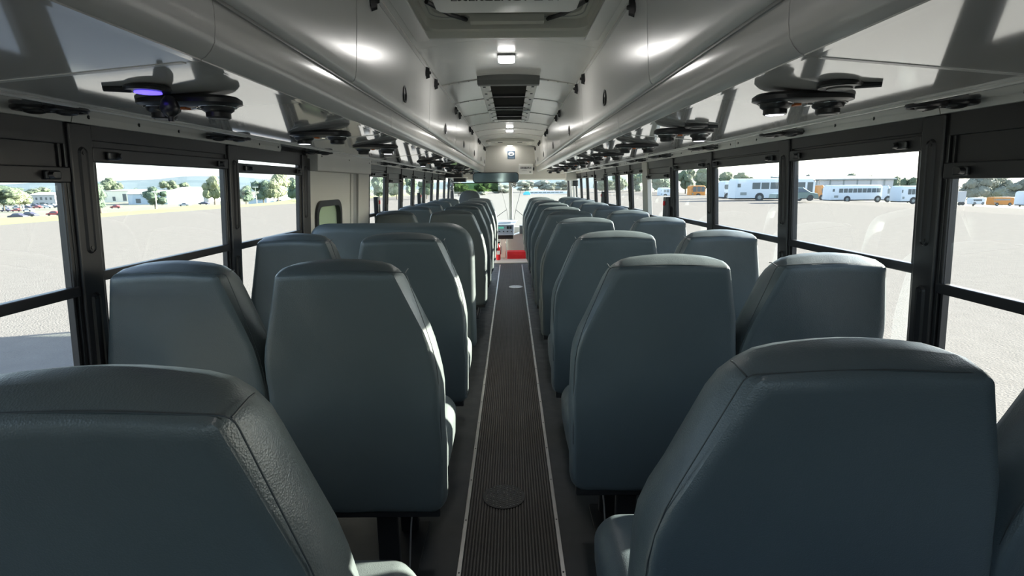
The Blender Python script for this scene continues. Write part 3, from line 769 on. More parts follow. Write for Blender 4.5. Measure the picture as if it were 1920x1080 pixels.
# ------------------------------------------------------------------ front end
wf = empty('wall_front', kind='structure')
YW = 10.35
ws = [(x, rz(x) if abs(x) < .48 else 2.02 - (abs(x) - .48) * .7) for x in [-1.1 + 2.2 * k / 22 for k in range(23)]]
ringf = ws + [(1.12, 1.44), (-1.12, 1.44)]
MB().loft([[(x, YW, z) for x, z in ringf], [(x, YW + .05, z) for x, z in ringf]]).build('bulkhead', BEIGE, wf)
MB().loft([[(x, YW + .05, 1.445), (x, YW + .48, 1.42), (x, YW + .48, 1.46), (x, YW + .05, 1.9)] for x in (-1.14, 1.14)]).build('windshield_header', BEIGE, wf)
YG = YW + .45
wn[0] += 1
wsh = empty('window_%d' % wn[0], kind='structure')
for s in (-1, 1):
    MB().box(*sorted((s * .03, s * 1.16)), YG, YG + .006, .50, 1.44).build('windshield_pane', WSG, wsh)
MB().box(-.036, .036, YG - .03, YG + .02, .45, 1.45).build('mullion', BEIGE, wsh, bevel=.008)
MB().box(-.004, .004, YG - .034, YG - .029, .45, 1.44).build('mullion_seam', LIP, wsh)
MB().box(-1.2, 1.2, YG - .05, YG + .03, .40, .50).build('lower_frame', BEIGE, wsh)
for s in (-1, 1): MB().box(*sorted((s * 1.13, s * 1.20)), YG - .04, YG + .04, .4, 1.5).build('corner_post', BLKF, wsh)
MB().box(-1.2, 1.2, YG, YG + .06, -.6, .42).build('front_panel', BEIGE, wf)
MB().box(-1.2, 1.2, YG, YG + .06, 1.44, 2.2).build('front_cap', BSKIN, wf)
# front side glazing: driver's window, entry door
for s, nmw in ((-1, 'window'), (1, 'door')):
    wn[0] += 1
    r_ = empty('window_%d' % wn[0] if s < 0 else 'door_2', kind='structure')
    ya, yb = dd(9.28, 1.2), YG
    m_ = BLKF if s < 0 else TANP
    k = 2 if s < 0 else 3
    for i in range(k + 1):
        y = ya + (yb - ya) * i / k
        sbox(MB(), s, y - .025, y + .025, .1 if s > 0 else ZS, 1.53, 0, .04).build('door_post' if s > 0 else 'window_post', m_, r_, bevel=.004)
    sbox(MB(), s, ya, yb, 1.47, 1.53, 0, .04).build('top_rail', m_, r_)
    sbox(MB(), s, ya, yb, .2 if s > 0 else ZS, 1.48, .018, .022).build('pane', GLASS, r_)

# emblem sign, kit box
q = P(958.5, 290.5, y=YW - .003)
sg = empty('emblem_sign', tuple(q), label='small dark blue square sign with a white oval emblem on the bulkhead', cat='sign')
MB().box(-.070, .070, -.002, .002, -.072, .072).build('sign_board', BLUES, sg)
mb = MB(); n = 28
A = [(.058 * math.cos(k * 2 * math.pi / n), -.003, .018 + .036 * math.sin(k * 2 * math.pi / n)) for k in range(n)]
mb.f.append(tuple(range(n))); mb.v += A; mb.build('emblem_oval', TXTW, sg)
mb = MB(); mb.tube([(-.026, -.004, .014), (-.010, -.004, .024), (.012, -.004, .026), (.028, -.004, .018), (.022, -.004, .008), (-.026, -.004, .008)], .004, 6); mb.build('emblem_mark', BLUES, sg)
mb = MB().tube([(.028, -.004, .018), (.006, -.004, .016), (-.018, -.004, .016)], .003, 6).build('emblem_mark', BLUES, sg)
MB().box(-.055, .055, -.004, -.002, -.060, -.048).build('sign_line', CONS, sg)
q = P(986, 317, y=YW - .04)
kb = empty('kit_box', tuple(q), label='white wall box with black BODY FLUID label on the bulkhead', cat='box')
MB().box(-.135, .135, 0, .04, -.095, .095).build('box_body', WHITEP, kb, bevel=.012)
MB().box(-.105, .105, -.003, 0, .005, .042).build('label_strip', TXTB, kb)
text('BODY FLUID', .036, TXTW, kb, (0, -.0045, .023), (math.pi / 2, 0, 0), bold=.0006)
text('CLEAN-UP KIT', .014, TXTB, kb, (-.03, -.002, -.028), (math.pi / 2, 0, 0))
MB().box(.065, .10, -.002, 0, -.065, -.045).build('box_mark', DKGREY, kb)
MB().box(.135, .16, .0, .03, -.03, .03).build('box_latch', BLKP, kb, bevel=.004)
for x in (-.07, .12): MB().box(x - .006, x + .006, .01, .03, .095, .14).build('hanger', STRIP, kb)
# interior mirror
q = P(929.5, 333, y=YW - .22)
mr = empty('interior_mirror', tuple(q), label='wide round-cornered driver mirror below the bulkhead', cat='mirror')
mr.rotation_euler = (R(5), 0, 0)
hw_, hh_ = 42 * .0102, 9.3 * .0102
def rxz(a, b, r, y): return [(x, y, z) for x, z in rr(a, b, r, 6)]
MB().loft([rxz(hw_, hh_, .06, 0), rxz(hw_, hh_, .06, .03), rxz(hw_ - .03, hh_ - .03, .04, .045)]).build('mirror_shell', BLKP, mr, smooth=True)
MB().loft([rxz(hw_ - .012, hh_ - .012, .05, -.002), rxz(hw_ - .012, hh_ - .012, .05, 0)]).build('mirror_glass', MIRR, mr)
for x in (-.2, .2): MB().tube([(x, .03, 0), (x, .12, .05)], .01, 8).build('bracket', BLKP, mr)
# visor
q = P(892.5, 350.5, y=YG - .12)
q = P(892.5, 351.5, y=YW - .05)
vs = empty('sun_visor', tuple(q), label='see-through green tinted sun visor hanging over the driver seat', cat='visor')
MB().loft([rxz(.42, .078, .02, -.002), rxz(.42, .078, .02, .002)]).build('visor_sheet', VISOR, vs)
MB().tube([(-.42, 0, .082), (.42, 0, .082)], .007, 8).build('visor_rod', BLKP, vs)
for x in (-.3, .3): MB().tube([(x, 0, .082), (x, .05, .14)], .006, 6).build('visor_bracket', BLKP, vs)
# fans
def fan(px, py, r, lab, y):
    q = P(px, py, y=y)
    f_ = empty('fan', tuple(q), label=lab, cat='fan')
    mb = MB()
    for k in range(12):
        a = k * math.pi / 6
        mb.tube([(0, -.045, 0), (r * .6 * math.cos(a), -.04, r * .6 * math.sin(a)), (r * math.cos(a), 0, r * math.sin(a)), (r * .5 * math.cos(a), .035, r * .5 * math.sin(a))], .0022, 5)
    mb.tube([(r * math.cos(a), 0, r * math.sin(a)) for a in [k * .3142 for k in range(21)]], .004, 6)
    mb.tube([(r * .6 * math.cos(a), -.04, r * .6 * math.sin(a)) for a in [k * .3142 for k in range(21)]], .0025, 6)
    mb.build('cage', CHRM, f_)
    for k in range(4):
        a = k * math.pi / 2 + .4; c, s_ = math.cos(a), math.sin(a)
        MB().hexa([(c * .02 - s_ * .012, -.005, s_ * .02 + c * .012), (c * r * .85 - s_ * .035, -.012, s_ * r * .85 + c * .035), (c * r * .85 + s_ * .035, .012, s_ * r * .85 - c * .035), (c * .02 + s_ * .012, .005, s_ * .02 - c * .012),
                   (c * .02 - s_ * .012, -.002, s_ * .02 + c * .012), (c * r * .85 - s_ * .035, -.009, s_ * r * .85 + c * .035), (c * r * .85 + s_ * .035, .015, s_ * r * .85 - c * .035), (c * .02 + s_ * .012, .008, s_ * .02 - c * .012)]).build('blade', DKGREY, f_)
    MB().disc((0, .01, 0), .035, 16, 'y', h=.06).build('motor', BLKP, f_, bevel=.005)
    MB().tube([(0, .05, 0), (0, .06, r + .05)], .008, 8).build('bracket', BLKP, f_)
fan(845.5, 349, .085, 'small wire cage fan at the upper left of the windshield', YG - .35)
fan(964, 346, .06, 'small fan mounted on the windshield centre post', YG - .15)
# boxes over the driver
def ubox(px0, px1, py0, py1, y, m, lab, cat='box', dep=.2, name='equipment_box', face=None):
    a = P(px0, py0, y=y); b = P(px1, py1, y=y)
    e = empty(name, ((a.x + b.x) / 2, y, b.z), label=lab, cat=cat)
    hw = abs(b.x - a.x) / 2; h = a.z - b.z
    MB().box(-hw, hw, 0, dep, 0, h).build('box_body', m, e, bevel=.008)
    MB().box(-hw * .8, hw * .8, -.004, 0, h * .15, h * .8).build('front_face', face or m, e, bevel=.002)
    return e, hw, h
ubox(828, 866, 324, 332.5, 9.3, BLKP, 'long black box under the duct above the driver area', dep=.3)
ubox(850, 873, 334, 341.5, 9.4, BLKM, 'short black box hanging below the long black one')
ubox(831, 876, 332.6, 333.8, 9.66, WHITEP, 'thin white shelf between two black boxes over the driver', cat='shelf', name='shelf')
ubox(1062, 1084, 322, 338.5, 9.2, BEIGE, 'beige box under the right duct at the front')
e, hw, h = ubox(1074, 1084, 338.5, 349, 9.2, BLKM, 'small black box hung beneath the beige box at the front')
# driver seat
q = P(880, 357, y=9.75)
ds = empty('driver_seat', (q.x, 9.75, 0), label='round-topped dark driver seat at the front left', cat='seat')
def dl(d, ins):
    pts = [(-.19 + ins, .42), (-.215 + ins, 1.0), (-.17 + ins, q.z - .06), (-.08, q.z - ins), (.08, q.z - ins), (.17 - ins, q.z - .06), (.215 - ins, 1.0), (.19 - ins, .42)]
    return [(v[0], d + .05 * (q.z - v[1]), v[1]) for v in rpoly(pts, [.03, .1, .08, .06, .06, .08, .1, .03], 5)]
MB().loft([dl(0, .04), dl(.01, .01), dl(.04, 0), dl(.09, 0), dl(.12, .03)]).build('backrest', SEAM, ds, smooth=True)
MB().box(-.23, .23, .12, .58, .42, .54).build('cushion', VINYL, ds, bevel=.04, seg=3)
MB().disc((0, .33, 0.012), .12, 20, h=.41).build('pedestal', BLKM, ds)
# dash console
a = P(933, 423, y=9.75); b = P(964, 441, y=9.75)
cs = empty('dash_console', ((a.x + b.x) / 2, 9.75, b.z), label='blue-grey driver console with screen and knobs at aisle end', cat='console')
cw = (b.x - a.x) / 2; ch = a.z - b.z
MB().hexa([(-cw, 0, 0), (cw * .98, 0, 0), (cw, .3, 0), (-cw, .3, 0), (-cw, 0.02, ch), (cw, .02, ch), (cw, .3, ch), (-cw, .3, ch)]).build('console_face', CONS, cs, bevel=.006)
MB().hexa([(-cw, 0.0, ch), (cw, .0, ch), (cw + .06, .38, ch + .055), (-cw, .38, ch + .055), (-cw, 0, ch + .015), (cw, .0, ch + .015), (cw + .07, .38, ch + .075), (-cw, .38, ch + .075)]).build('console_top', CONS, cs, bevel=.004)
MB().box(-cw * .9, -cw * .25, -.003, .004, ch * .68, ch * .88).build('display', SCREEN, cs)
MB().box(cw * .1, cw * .35, -.004, .004, ch * .64, ch * .92).build('switch', BLKP, cs); MB().box(cw * .45, cw * .7, -.004, .004, ch * .64, ch * .92).build('switch', BLKP, cs)
for k in range(4): MB().disc((-cw * .8 + k * cw * .5, .004, ch * .38), .012, 14, 'y', h=-.02, r2=.009).build('knob', BLKP, cs)
MB().box(-cw, cw * .9, .03, .3, -.07, 0).build('console_base', BLKM, cs, bevel=.006)
for k in range(2): MB().box(-cw * .9, cw * .6, .05 + k * .12, .06 + k * .12, ch + .028 + k * .018, ch + .034 + k * .018).build('top_line', BLUES, cs)
MB().box(-cw * .7, cw * .0, .04, .16, -b.z + .012, -.07).build('console_column', BEIGE, cs, bevel=.01)
# beige cowl panel and red bag, extinguisher
a = P(951, 440, y=10.1)
cp = empty('step_well_panel', (0, 10.1, 0.012), label='beige panel rising behind the red bag at the front', cat='panel')
b = P(990, 470, y=10.1)
MB().loft([[(a.x, 0, 0), (a.x + .55, 0, 0), (a.x + .55, 0, a.z + .03), (a.x + .25, 0, a.z + .02), (a.x + .1, 0, a.z - .03), (a.x, 0, a.z - .07)], [(a.x, .3, 0), (a.x + .55, .3, 0), (a.x + .55, .3, a.z + .03), (a.x + .25, .3, a.z + .02), (a.x + .1, .3, a.z - .03), (a.x, .3, a.z - .07)]]).build('panel_shell', BEIGE, cp, bevel=.006)
a = P(951, 485, z=.014); b = P(986, 471, y=a.y)
rbg = empty('red_bag', (a.x + .19, a.y, .0125), label='long flat red bag lying on the floor at the front', cat='bag')
hz = max(.10, b.z - .012)
MB().loft([[(-.19, .12 + y * c_, hz / 2 + z * c_ * hz / .16) for y, z in ((-.12, -.08), (-.13, 0), (-.11, .07), (0, .08), (.11, .07), (.13, 0), (.12, -.08))] for c_ in (1,)] +
          [[(x, .12 + y * c_, hz / 2 + z * hz / .16) for y, z in ((-.12, -.08), (-.13, 0), (-.11, .07), (0, .08), (.11, .07), (.13, 0), (.12, -.08))] for x, c_ in ((-.1, 1.03), (.1, 1.03), (.19, 1))]).build('bag_body', RED, rbg, smooth=True)
text('FIRST AID', .03, TXTW, rbg, (0, -.012, hz * .5), (math.pi / 2, 0, 0)) if False else None
MB().tube([(-.07, -.012, hz * .6), (-.03, -.03, hz * .55), (.03, -.03, hz * .55), (.07, -.012, hz * .6)], .006, 6).build('bag_handle', RED, rbg)
a = P(934.5, 487, z=.013)
fe = empty('fire_extinguisher', (a.x, a.y, .0125), label='small red extinguisher standing left of the aisle at the front', cat='extinguisher')
MB().loft([[(r * math.cos(k * .3927), r * math.sin(k * .3927), z) for k in range(16)] for r, z in ((.035, 0), (.04, .01), (.04, .22), (.03, .26), (.012, .28), (.012, .30))]).build('cylinder_body', RED, fe, smooth=True)
MB().box(-.01, .035, -.01, .01, .30, .325).build('lever', BLKP, fe)
MB().tube([(.02, 0, .29), (.05, 0, .24), (.045, 0, .10)], .006, 6).build('hose', BLKP, fe)
MB().box(-.03, .03, -.042, -.038, .10, .17).build('paper_label', TXTW, fe)
# wipers outside
for s, (x0, y0_, x1, y1_) in ((-1, (925, 411, 950, 393)), (1, (985, 408, 967, 393))):
    a = P(x0, y0_, y=YG + .05); b = P(x1, y1_, y=YG + .05)
    wp = empty('wiper', tuple(a), label='black wiper arm on the outside of the %s windshield pane' % SN[s], cat='wiper', group='windshield wipers')
    d = b - a
    MB().tube([(0, 0, 0), tuple(d)], .005, 6).build('wiper_arm', BLKP, wp)
    c = tuple(d); up = P(x1 + s * 12, y1_ - 45, y=YG + .05) - a; dn = P(x1 - s * 4, y1_ + 25, y=YG + .05) - a
    MB().tube([tuple(up), c, tuple(dn)], .004, 6).build('wiper_blade', BLKP, wp)
# grey box right of aisle at front
a = P(974, 423, y=9.8)
ubox(974, 992, 423, 438, 9.95, DKGREY, 'small dark grey box at the right of the front aisle', dep=.15)

# ------------------------------------------------------------------ outside
def BD(t): return .02 * t if t < 12 else min(8.6, .24 + (t - 12) * .15)
def gz(x, y):
    z = -1.0
    if x > 38: z -= .055 * (x - 38)
    e = -33.5 + max(0, y - 45) * .13
    if x < e:
        t = e - x; z -= BD(t)
    return z
mb = MB(); xs = [-700, -400, -260, -180, -140, -120, -100, -80, -60, -50, -44, -38, -33.6, -30, -20, -8, 0, 8, 20, 38, 60, 90, 130, 200, 320, 500]
ys = [-80, -30, 0, 20, 45, 70, 100, 140, 200, 280, 400, 600]
def grid(xs, ys, f, m, name, kind='structure'):
    n = len(xs); mb = MB(); mb.v = [(x, y, f(x, y)) for y in ys for x in xs]
    mb.f = [(j * n + i, j * n + i + 1, (j + 1) * n + i + 1, (j + 1) * n + i) for j in range(len(ys) - 1) for i in range(n - 1)]
    o = mb.build(name, m); tag(o, kind=kind); return o
yl = [-60 + 12 * k for k in range(28)]
gx = [-1.0 + k / 16 for k in range(17)]
# gravel lot: left border follows the lot edge
n = 20; mb = MB()
for y in yl:
    e = -33.5 + max(0, y - 45) * .13
    for k in range(n):
        t = k / (n - 1)
        x = e + (38 - e) * min(1, t / .5) if t <= .5 else 38 + (t - .5) * 2 * 260
        mb.v.append((x, y, gz(x + .01, y)))
mb.f = [(j * n + i, j * n + i + 1, (j + 1) * n + i + 1, (j + 1) * n + i) for j in range(len(yl) - 1) for i in range(n - 1)]
tag(mb.build('gravel_lot', GRAV), kind='structure')
mb = MB(); ts = [0, 2, 5, 9, 12, 16, 24, 40, 69, 90]
for y in yl:
    e = -33.5 + max(0, y - 45) * .13
    for t in ts: mb.v.append((e - t, y - 0, -1.0 - BD(t) + (.0 if t == 0 else (.05 if t < 12 else .3) * math.sin(t * 3 + y * .3))))
n = len(ts); mb.f = [(j * n + i, j * n + i + 1, (j + 1) * n + i + 1, (j + 1) * n + i) for j in range(len(yl) - 1) for i in range(n - 1)]
tag(mb.build('grass_bank', GRASS), kind='structure')
tag(MB().add([(-1500, -200, -9.3), (100, -200, -9.3), (100, 1900, -9.3), (-1500, 1900, -9.3), (400, -200, -22), (1500, -200, -22), (1500, 1900, -22), (400, 1900, -22)], [(0, 1, 2, 3), (1, 4, 7, 2), (4, 5, 6, 7)]).build('far_field', FARG), kind='structure')
# hills
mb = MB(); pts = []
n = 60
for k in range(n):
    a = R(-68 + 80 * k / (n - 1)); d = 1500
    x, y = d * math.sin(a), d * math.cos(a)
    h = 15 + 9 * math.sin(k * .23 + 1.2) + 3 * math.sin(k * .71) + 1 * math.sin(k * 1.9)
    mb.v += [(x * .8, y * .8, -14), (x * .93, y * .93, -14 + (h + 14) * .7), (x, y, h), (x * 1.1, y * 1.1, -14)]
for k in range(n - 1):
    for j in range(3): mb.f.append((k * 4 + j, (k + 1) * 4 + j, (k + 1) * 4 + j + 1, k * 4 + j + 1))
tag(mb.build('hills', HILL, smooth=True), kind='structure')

# trees
def crown_mesh(seed, squash=1.0, nleaf=2600):
    rnd = random.Random(seed); mb = MB(); cl = []
    for k in range(13):
        a = rnd.uniform(0, 6.28); r = rnd.uniform(0, .32) ; z = rnd.uniform(.25, .82)
        w = .5 - .35 * abs(z - .5)
        cl.append((r * math.cos(a) * w * 2, r * math.sin(a) * w * 2, z, rnd.uniform(.13, .21)))
    for c in cl:
        bm = bmesh.new(); bmesh.ops.create_icosphere(bm, subdivisions=2, radius=1)
        o = len(mb.v)
        for v in bm.verts:
            q = v.co; k = c[3] * .88 * (1 + .22 * math.sin(q.x * 5 + c[0] * 30) * math.sin(q.y * 6 + c[2] * 20) + rnd.uniform(-.08, .08))
            mb.v.append((c[0] + q.x * k, c[1] + q.y * k, (c[2] + q.z * k * squash)))
        bm.faces.ensure_lookup_table()
        for f in bm.faces: mb.f.append(tuple(o + v.index for v in f.verts))
        bm.free()
    for k in range(nleaf):
        c = rnd.choice(cl); d = Vector((rnd.gauss(0, 1), rnd.gauss(0, 1), rnd.gauss(0, 1))).normalized()
        p = Vector(c[:3]) + Vector((d.x, d.y, d.z * squash)) * c[3] * rnd.uniform(.85, 1.22)
        u = d.orthogonal().normalized(); u = (u + Vector((rnd.uniform(-.6, .6), rnd.uniform(-.6, .6), rnd.uniform(-.6, .6)))).normalized(); v = d.cross(u).normalized(); s_ = rnd.uniform(.012, .026)
        o = len(mb.v); mb.v += [tuple(p + u * s_), tuple(p + v * s_ * .7), tuple(p - u * s_), tuple(p - v * s_ * .7)]; mb.f.append((o, o + 1, o + 2, o + 3))
    lo = [min(v[k] for v in mb.v) for k in range(3)]; hi = [max(v[k] for v in mb.v) for k in range(3)]
    mb.v = [(((v[0] - lo[0]) / (hi[0] - lo[0]) - .5), ((v[1] - lo[1]) / (hi[1] - lo[1]) - .5), .14 + .86 * (v[2] - lo[2]) / (hi[2] - lo[2])) for v in mb.v]
    return mb
CR = {}
def tree(x, y, z, h, wd, mk, seed, lab, group):
    m_ = {'a': LEAFA, 'b': LEAFB, 'c': LEAFC, 'd': LEAFD}[mk]
    key = (seed % 4, mk)
    r_ = empty('tree', (x, y, z), rz=seed * 1.3, label=lab, cat='tree', group=group)
    if key not in CR:
        o = crown_mesh(seed % 4 + 11).build('crown', m_, r_); CR[key] = o.data
    else:
        o = bpy.data.objects.new('crown', CR[key]); COL.objects.link(o); o.parent = r_
    o.scale = (wd * 1.15, wd * .8, h)
    t = MB().tube([(0, 0, -.5), (.1, 0, h * .25), (0, .1, h * .5)], [h * .03, h * .022, h * .012], 7).build('trunk', BARK, r_)
def img(px, y):  # ground x for an image column at depth y
    return P(px, 360, y=y).x
def tr(px, base, top, D, wpx, mk, seed, lab, group):
    p = P(px, base, y=D); t = P(px, top, y=D)
    sc_ = (p - CAM).length / math.hypot(F, px - 960)
    tree(p.x, D, p.z, t.z - p.z, wpx * sc_ , mk, seed, lab, group)
GL = 'trees beyond the lot on the left'; GR_ = 'trees beyond the lot on the right'; GFt = 'trees ahead of the bus'
for i, (px, b, t, D, wp, mk, lab) in enumerate([
    (8, 392, 350, 190, 60, 'a', 'bushy green tree at the far left edge of the nearest left window'),
    (38, 392, 352, 210, 44, 'c', 'yellow-green tree left of the pale water-tower pole'),
    (75, 385, 349, 420, 60, 'a', 'green tree line behind the two-storey white office'),
    (12, 372, 346, 380, 60, 'b', 'distant dark tree behind the far left bushy tree'),
    (190, 400, 342, 150, 30, 'b', 'dark narrow tree just right of the big left window post'),
    (214, 382, 331, 500, 34, 'a', 'tall two-lobed green tree behind the cream warehouse'),
    (252, 378, 352, 520, 26, 'b', 'small dark tree between warehouses on the left'),
    (292, 392, 348, 140, 44, 'b', 'dark spreading tree in front of the blue warehouse beside the lamp post'),
    (319, 370, 337, 480, 30, 'a', 'round green tree left of two behind the long white warehouse'),
    (347, 370, 341, 520, 34, 'a', 'round green tree right of two behind the long white warehouse'),
    (403, 384, 327, 140, 36, 'c', 'tall yellow-green tree by the second left window post'),
    (462, 385, 346, 200, 40, 'b', 'dark tree at the left end of the third left window'),
    (495, 383, 336, 180, 40, 'b', 'mid-height tree left of the tall pale tree'),
    (523, 384, 322, 120, 50, 'c', 'tallest pale green tree in the third left window'),
    (556, 383, 330, 150, 40, 'b', 'dark tree right of the tallest pale tree'),
    (680, 378, 325, 95, 40, 'b', 'dark green tree seen through the first window past the left side door'),
    (712, 377, 325, 110, 40, 'b', 'dark tree seen through the second window past the side door'),
    (745, 376, 330, 90, 30, 'c', 'bright green tree seen through a middle left window'),
    (772, 375, 328, 100, 30, 'b', 'dark tree seen through a farther left window'),
    (800, 374, 330, 90, 30, 'a', 'green tree seen through a far left window')]):
    tr(px, b, t, D, wp, mk, i, lab, GL)
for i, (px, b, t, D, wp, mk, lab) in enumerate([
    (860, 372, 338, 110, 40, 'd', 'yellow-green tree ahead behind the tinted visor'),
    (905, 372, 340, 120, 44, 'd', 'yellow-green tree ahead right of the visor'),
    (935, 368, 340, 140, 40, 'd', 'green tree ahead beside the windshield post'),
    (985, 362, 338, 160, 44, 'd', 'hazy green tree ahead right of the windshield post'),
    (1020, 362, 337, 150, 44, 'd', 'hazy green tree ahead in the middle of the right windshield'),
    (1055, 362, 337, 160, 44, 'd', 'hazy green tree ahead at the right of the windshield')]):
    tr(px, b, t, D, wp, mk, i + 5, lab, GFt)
for i, (px, b, t, D, wp, mk, lab) in enumerate([
    (1130, 365, 328, 120, 40, 'a', 'green tree in the farthest of the right windows'),
    (1160, 365, 325, 120, 40, 'a', 'green tree in a far right window'),
    (1192, 367, 322, 110, 36, 'b', 'dark tree in the right window before the tan pillar'),
    (1236, 368, 322, 110, 44, 'b', 'dark green tree right of the tan pillar'),
    (1285, 366, 312, 110, 50, 'a', 'large green tree above the orange bus'),
    (1320, 366, 312, 140, 44, 'a', 'large green tree at the right above the orange bus'),
    (1358, 366, 320, 120, 38, 'a', 'green tree above the small white bus end'),
    (1390, 366, 321, 145, 38, 'c', 'pale green tree above the rear of the big white bus'),
    (1450, 364, 328, 200, 36, 'd', 'faint low tree above the big white bus roof'),
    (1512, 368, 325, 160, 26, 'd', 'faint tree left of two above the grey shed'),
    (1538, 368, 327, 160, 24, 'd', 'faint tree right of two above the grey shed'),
    (1590, 368, 323, 190, 40, 'a', 'round green tree over the middle of the grey shed'),
    (1622, 368, 327, 200, 36, 'c', 'pale tree over the right part of the grey shed'),
    (1672, 376, 328, 150, 34, 'a', 'green tree beyond the right end of the grey shed'),
    (1702, 378, 330, 150, 34, 'a', 'green tree next to the broad right window post'),
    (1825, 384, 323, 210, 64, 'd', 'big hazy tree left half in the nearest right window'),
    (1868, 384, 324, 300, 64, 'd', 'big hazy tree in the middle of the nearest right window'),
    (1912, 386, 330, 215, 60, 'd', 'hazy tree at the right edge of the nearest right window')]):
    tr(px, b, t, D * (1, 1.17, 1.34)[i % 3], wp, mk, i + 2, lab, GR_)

# parked buses on the right
def bus(px0, px1, base, top, D, m_, lab, nwin, ws_=(.22, .80), flip=1, rear=False, wheels=(.25, .86), win_h=(.52, .80), gm=None, door=False):
    gm = gm or DGLASS
    a = P(px0, base, y=D); b = P(px1, base, y=D); t = P((px0 + px1) / 2, top, y=D)
    a.x = P(px0, base, y=D + 2.4).x
    Lg = b.x - a.x; H = t.z - (a.z + b.z) / 2; zb_ = (a.z + b.z) / 2
    r_ = empty('parked_bus', (a.x, D, zb_), label=lab, cat='bus', group='buses parked across the lot')
    W = 2.5; g = H * .14
    prof = rpoly([(0, g), (0, H * .90), (.25, H), (W - .25, H), (W, H * .90), (W, g)], [.05, .3, .3, .3, .3, .05], 4)
    rg = []
    for (x, k) in ((0, .93), (.12, .985), (.3, 1), (Lg - .3, 1), (Lg - .1, .985), (Lg, .94)):
        rg.append([(x, W / 2 + (p[0] - W / 2) * (k * .5 + .5), g + (p[1] - g) * k) for p in prof])
    MB().loft(rg).build('body', m_, r_, smooth=True)
    x0, x1 = Lg * ws_[0], Lg * ws_[1]; st_ = (x1 - x0) / nwin
    for k in range(nwin):
        MB().box(x0 + k * st_ + st_ * .07, x0 + (k + 1) * st_ - st_ * .07, -.02, .03, H * win_h[0], H * win_h[1]).build('window', gm, r_)
    wr = H * .165
    for wq in wheels:
        wh = MB().disc((Lg * wq, -.03, wr), wr, 20, 'y', h=.3).build('wheel', TYRE, r_)
        MB().disc((Lg * wq, -.05, wr), wr * .55, 16, 'y', h=.03).build('hub', PGLASS, wh)
        MB().disc((Lg * wq, -.012, wr * 1.05), wr * 1.22, 20, 'y', h=.03).build('wheel_arch', TYRE, r_)
    MB().box(.1, Lg - .1, .15, W - .15, g * .55, g * 1.05).build('underframe', TYRE, r_)
    MB().box(Lg * .06, Lg * .14, -.015, .02, H * .27, H * .40).build('side_grille', PGLASS, r_)
    MB().box(Lg * .02, Lg * .06, -.015, .02, H * .62, H * .78).build('rear_window', gm, r_)
    if door:
        MB().box(Lg * .90, Lg * .97, -.02, .03, H * .2, H * .82).build('bus_door', DGLASS, r_)
        MB().tube([(Lg * .97, .1, H * .88), (Lg * 1.03, -.3, H * .9), (Lg * 1.03, -.3, H * .75)], .05, 6).build('mirror_arm', TYRE, r_)
    return r_
bus(1345, 1372, 374.5, 339, 78, BUSW, 'small white bus end left of the big white bus', 2, (.05, .92), wheels=(.5,), win_h=(.55, .80))
bus(1364, 1526, 377, 334.5, 69, BUSW, 'big white bus with large side windows across the lot', 6, (.20, .88), wheels=(.305, .80), win_h=(.54, .82), door=True)
bus(1288, 1322, 371, 348, 100, BUSO, 'orange bus with a dark window band, left of the white buses', 3, (.08, .97), wheels=(.5,), win_h=(.50, .92))
bus(1524, 1544, 375.5, 347, 95, BUSO, 'orange bus rear between two white buses', 3, (.2, .9), wheels=(.5,), win_h=(.45, .78))
bus(1541, 1652, 379, 347, 86, BUSW, 'long white bus with a row of small side windows', 9, (.14, .97), wheels=(.32, .925), win_h=(.56, .80))
bus(1645, 1666, 378.5, 348, 98, BUSW, 'white bus front partly behind the long white bus', 3, (.1, .9), wheels=(.5,), win_h=(.5, .82), gm=PGLASS)
bus(1667, 1735, 382, 348.5, 82, BUSW, 'white bus at the right, cut by the broad window post', 5, (.25, .98), wheels=(.50,), win_h=(.52, .82))
bus(1812, 1846, 384, 371, 190, BUSW, 'tiny distant white bus in the nearest right window', 6, (.08, .75), wheels=(.2, .85))
bus(1848, 1901, 386, 369.5, 165, BUSO, 'distant orange bus in the nearest right window', 8, (.1, .8), wheels=(.2, .8), gm=PGLASS, win_h=(.62, .78))
bus(1900, 1960, 388, 358.5, 120, BUSW, 'white and violet bus at the right edge of the photo', 2, (.25, .95), wheels=(.5,))
a = P(1903, 360.5, y=119.5); vb = bpy.data.objects['parked_bus.009'] if 'parked_bus.009' in bpy.data.objects else None
if vb:
    MB().box(.1, 2.2, -.03, .0, 2.2, 3.3).build('violet_panel', BUSV, vb)
bus(1232, 1256, 370, 352, 100, BUSW, 'white bus end seen right of the tan pillar', 2, (.3, .9), wheels=(.5,), gm=PGLASS)
bus(985, 1064, 366, 358, 130, BUSW, 'long pale bus parked ahead beyond the windshield', 8, (.1, .9), wheels=(.2, .8), gm=PGLASS)
a = P(1796, 385, y=150); b = P(1813, 358.5, y=150)
tl = empty('trailer', (a.x, 150, a.z), label='pale box trailer left of the tiny distant white bus', cat='trailer')
MB().box(0, b.x - a.x, 0, 3, .9, b.z - a.z).build('trailer_box', GRYW, tl); 
for k in (.25, .7): MB().disc(((b.x - a.x) * k, -.05, .45), .5, 14, 'y', h=.3).build('wheel', TYRE, tl)
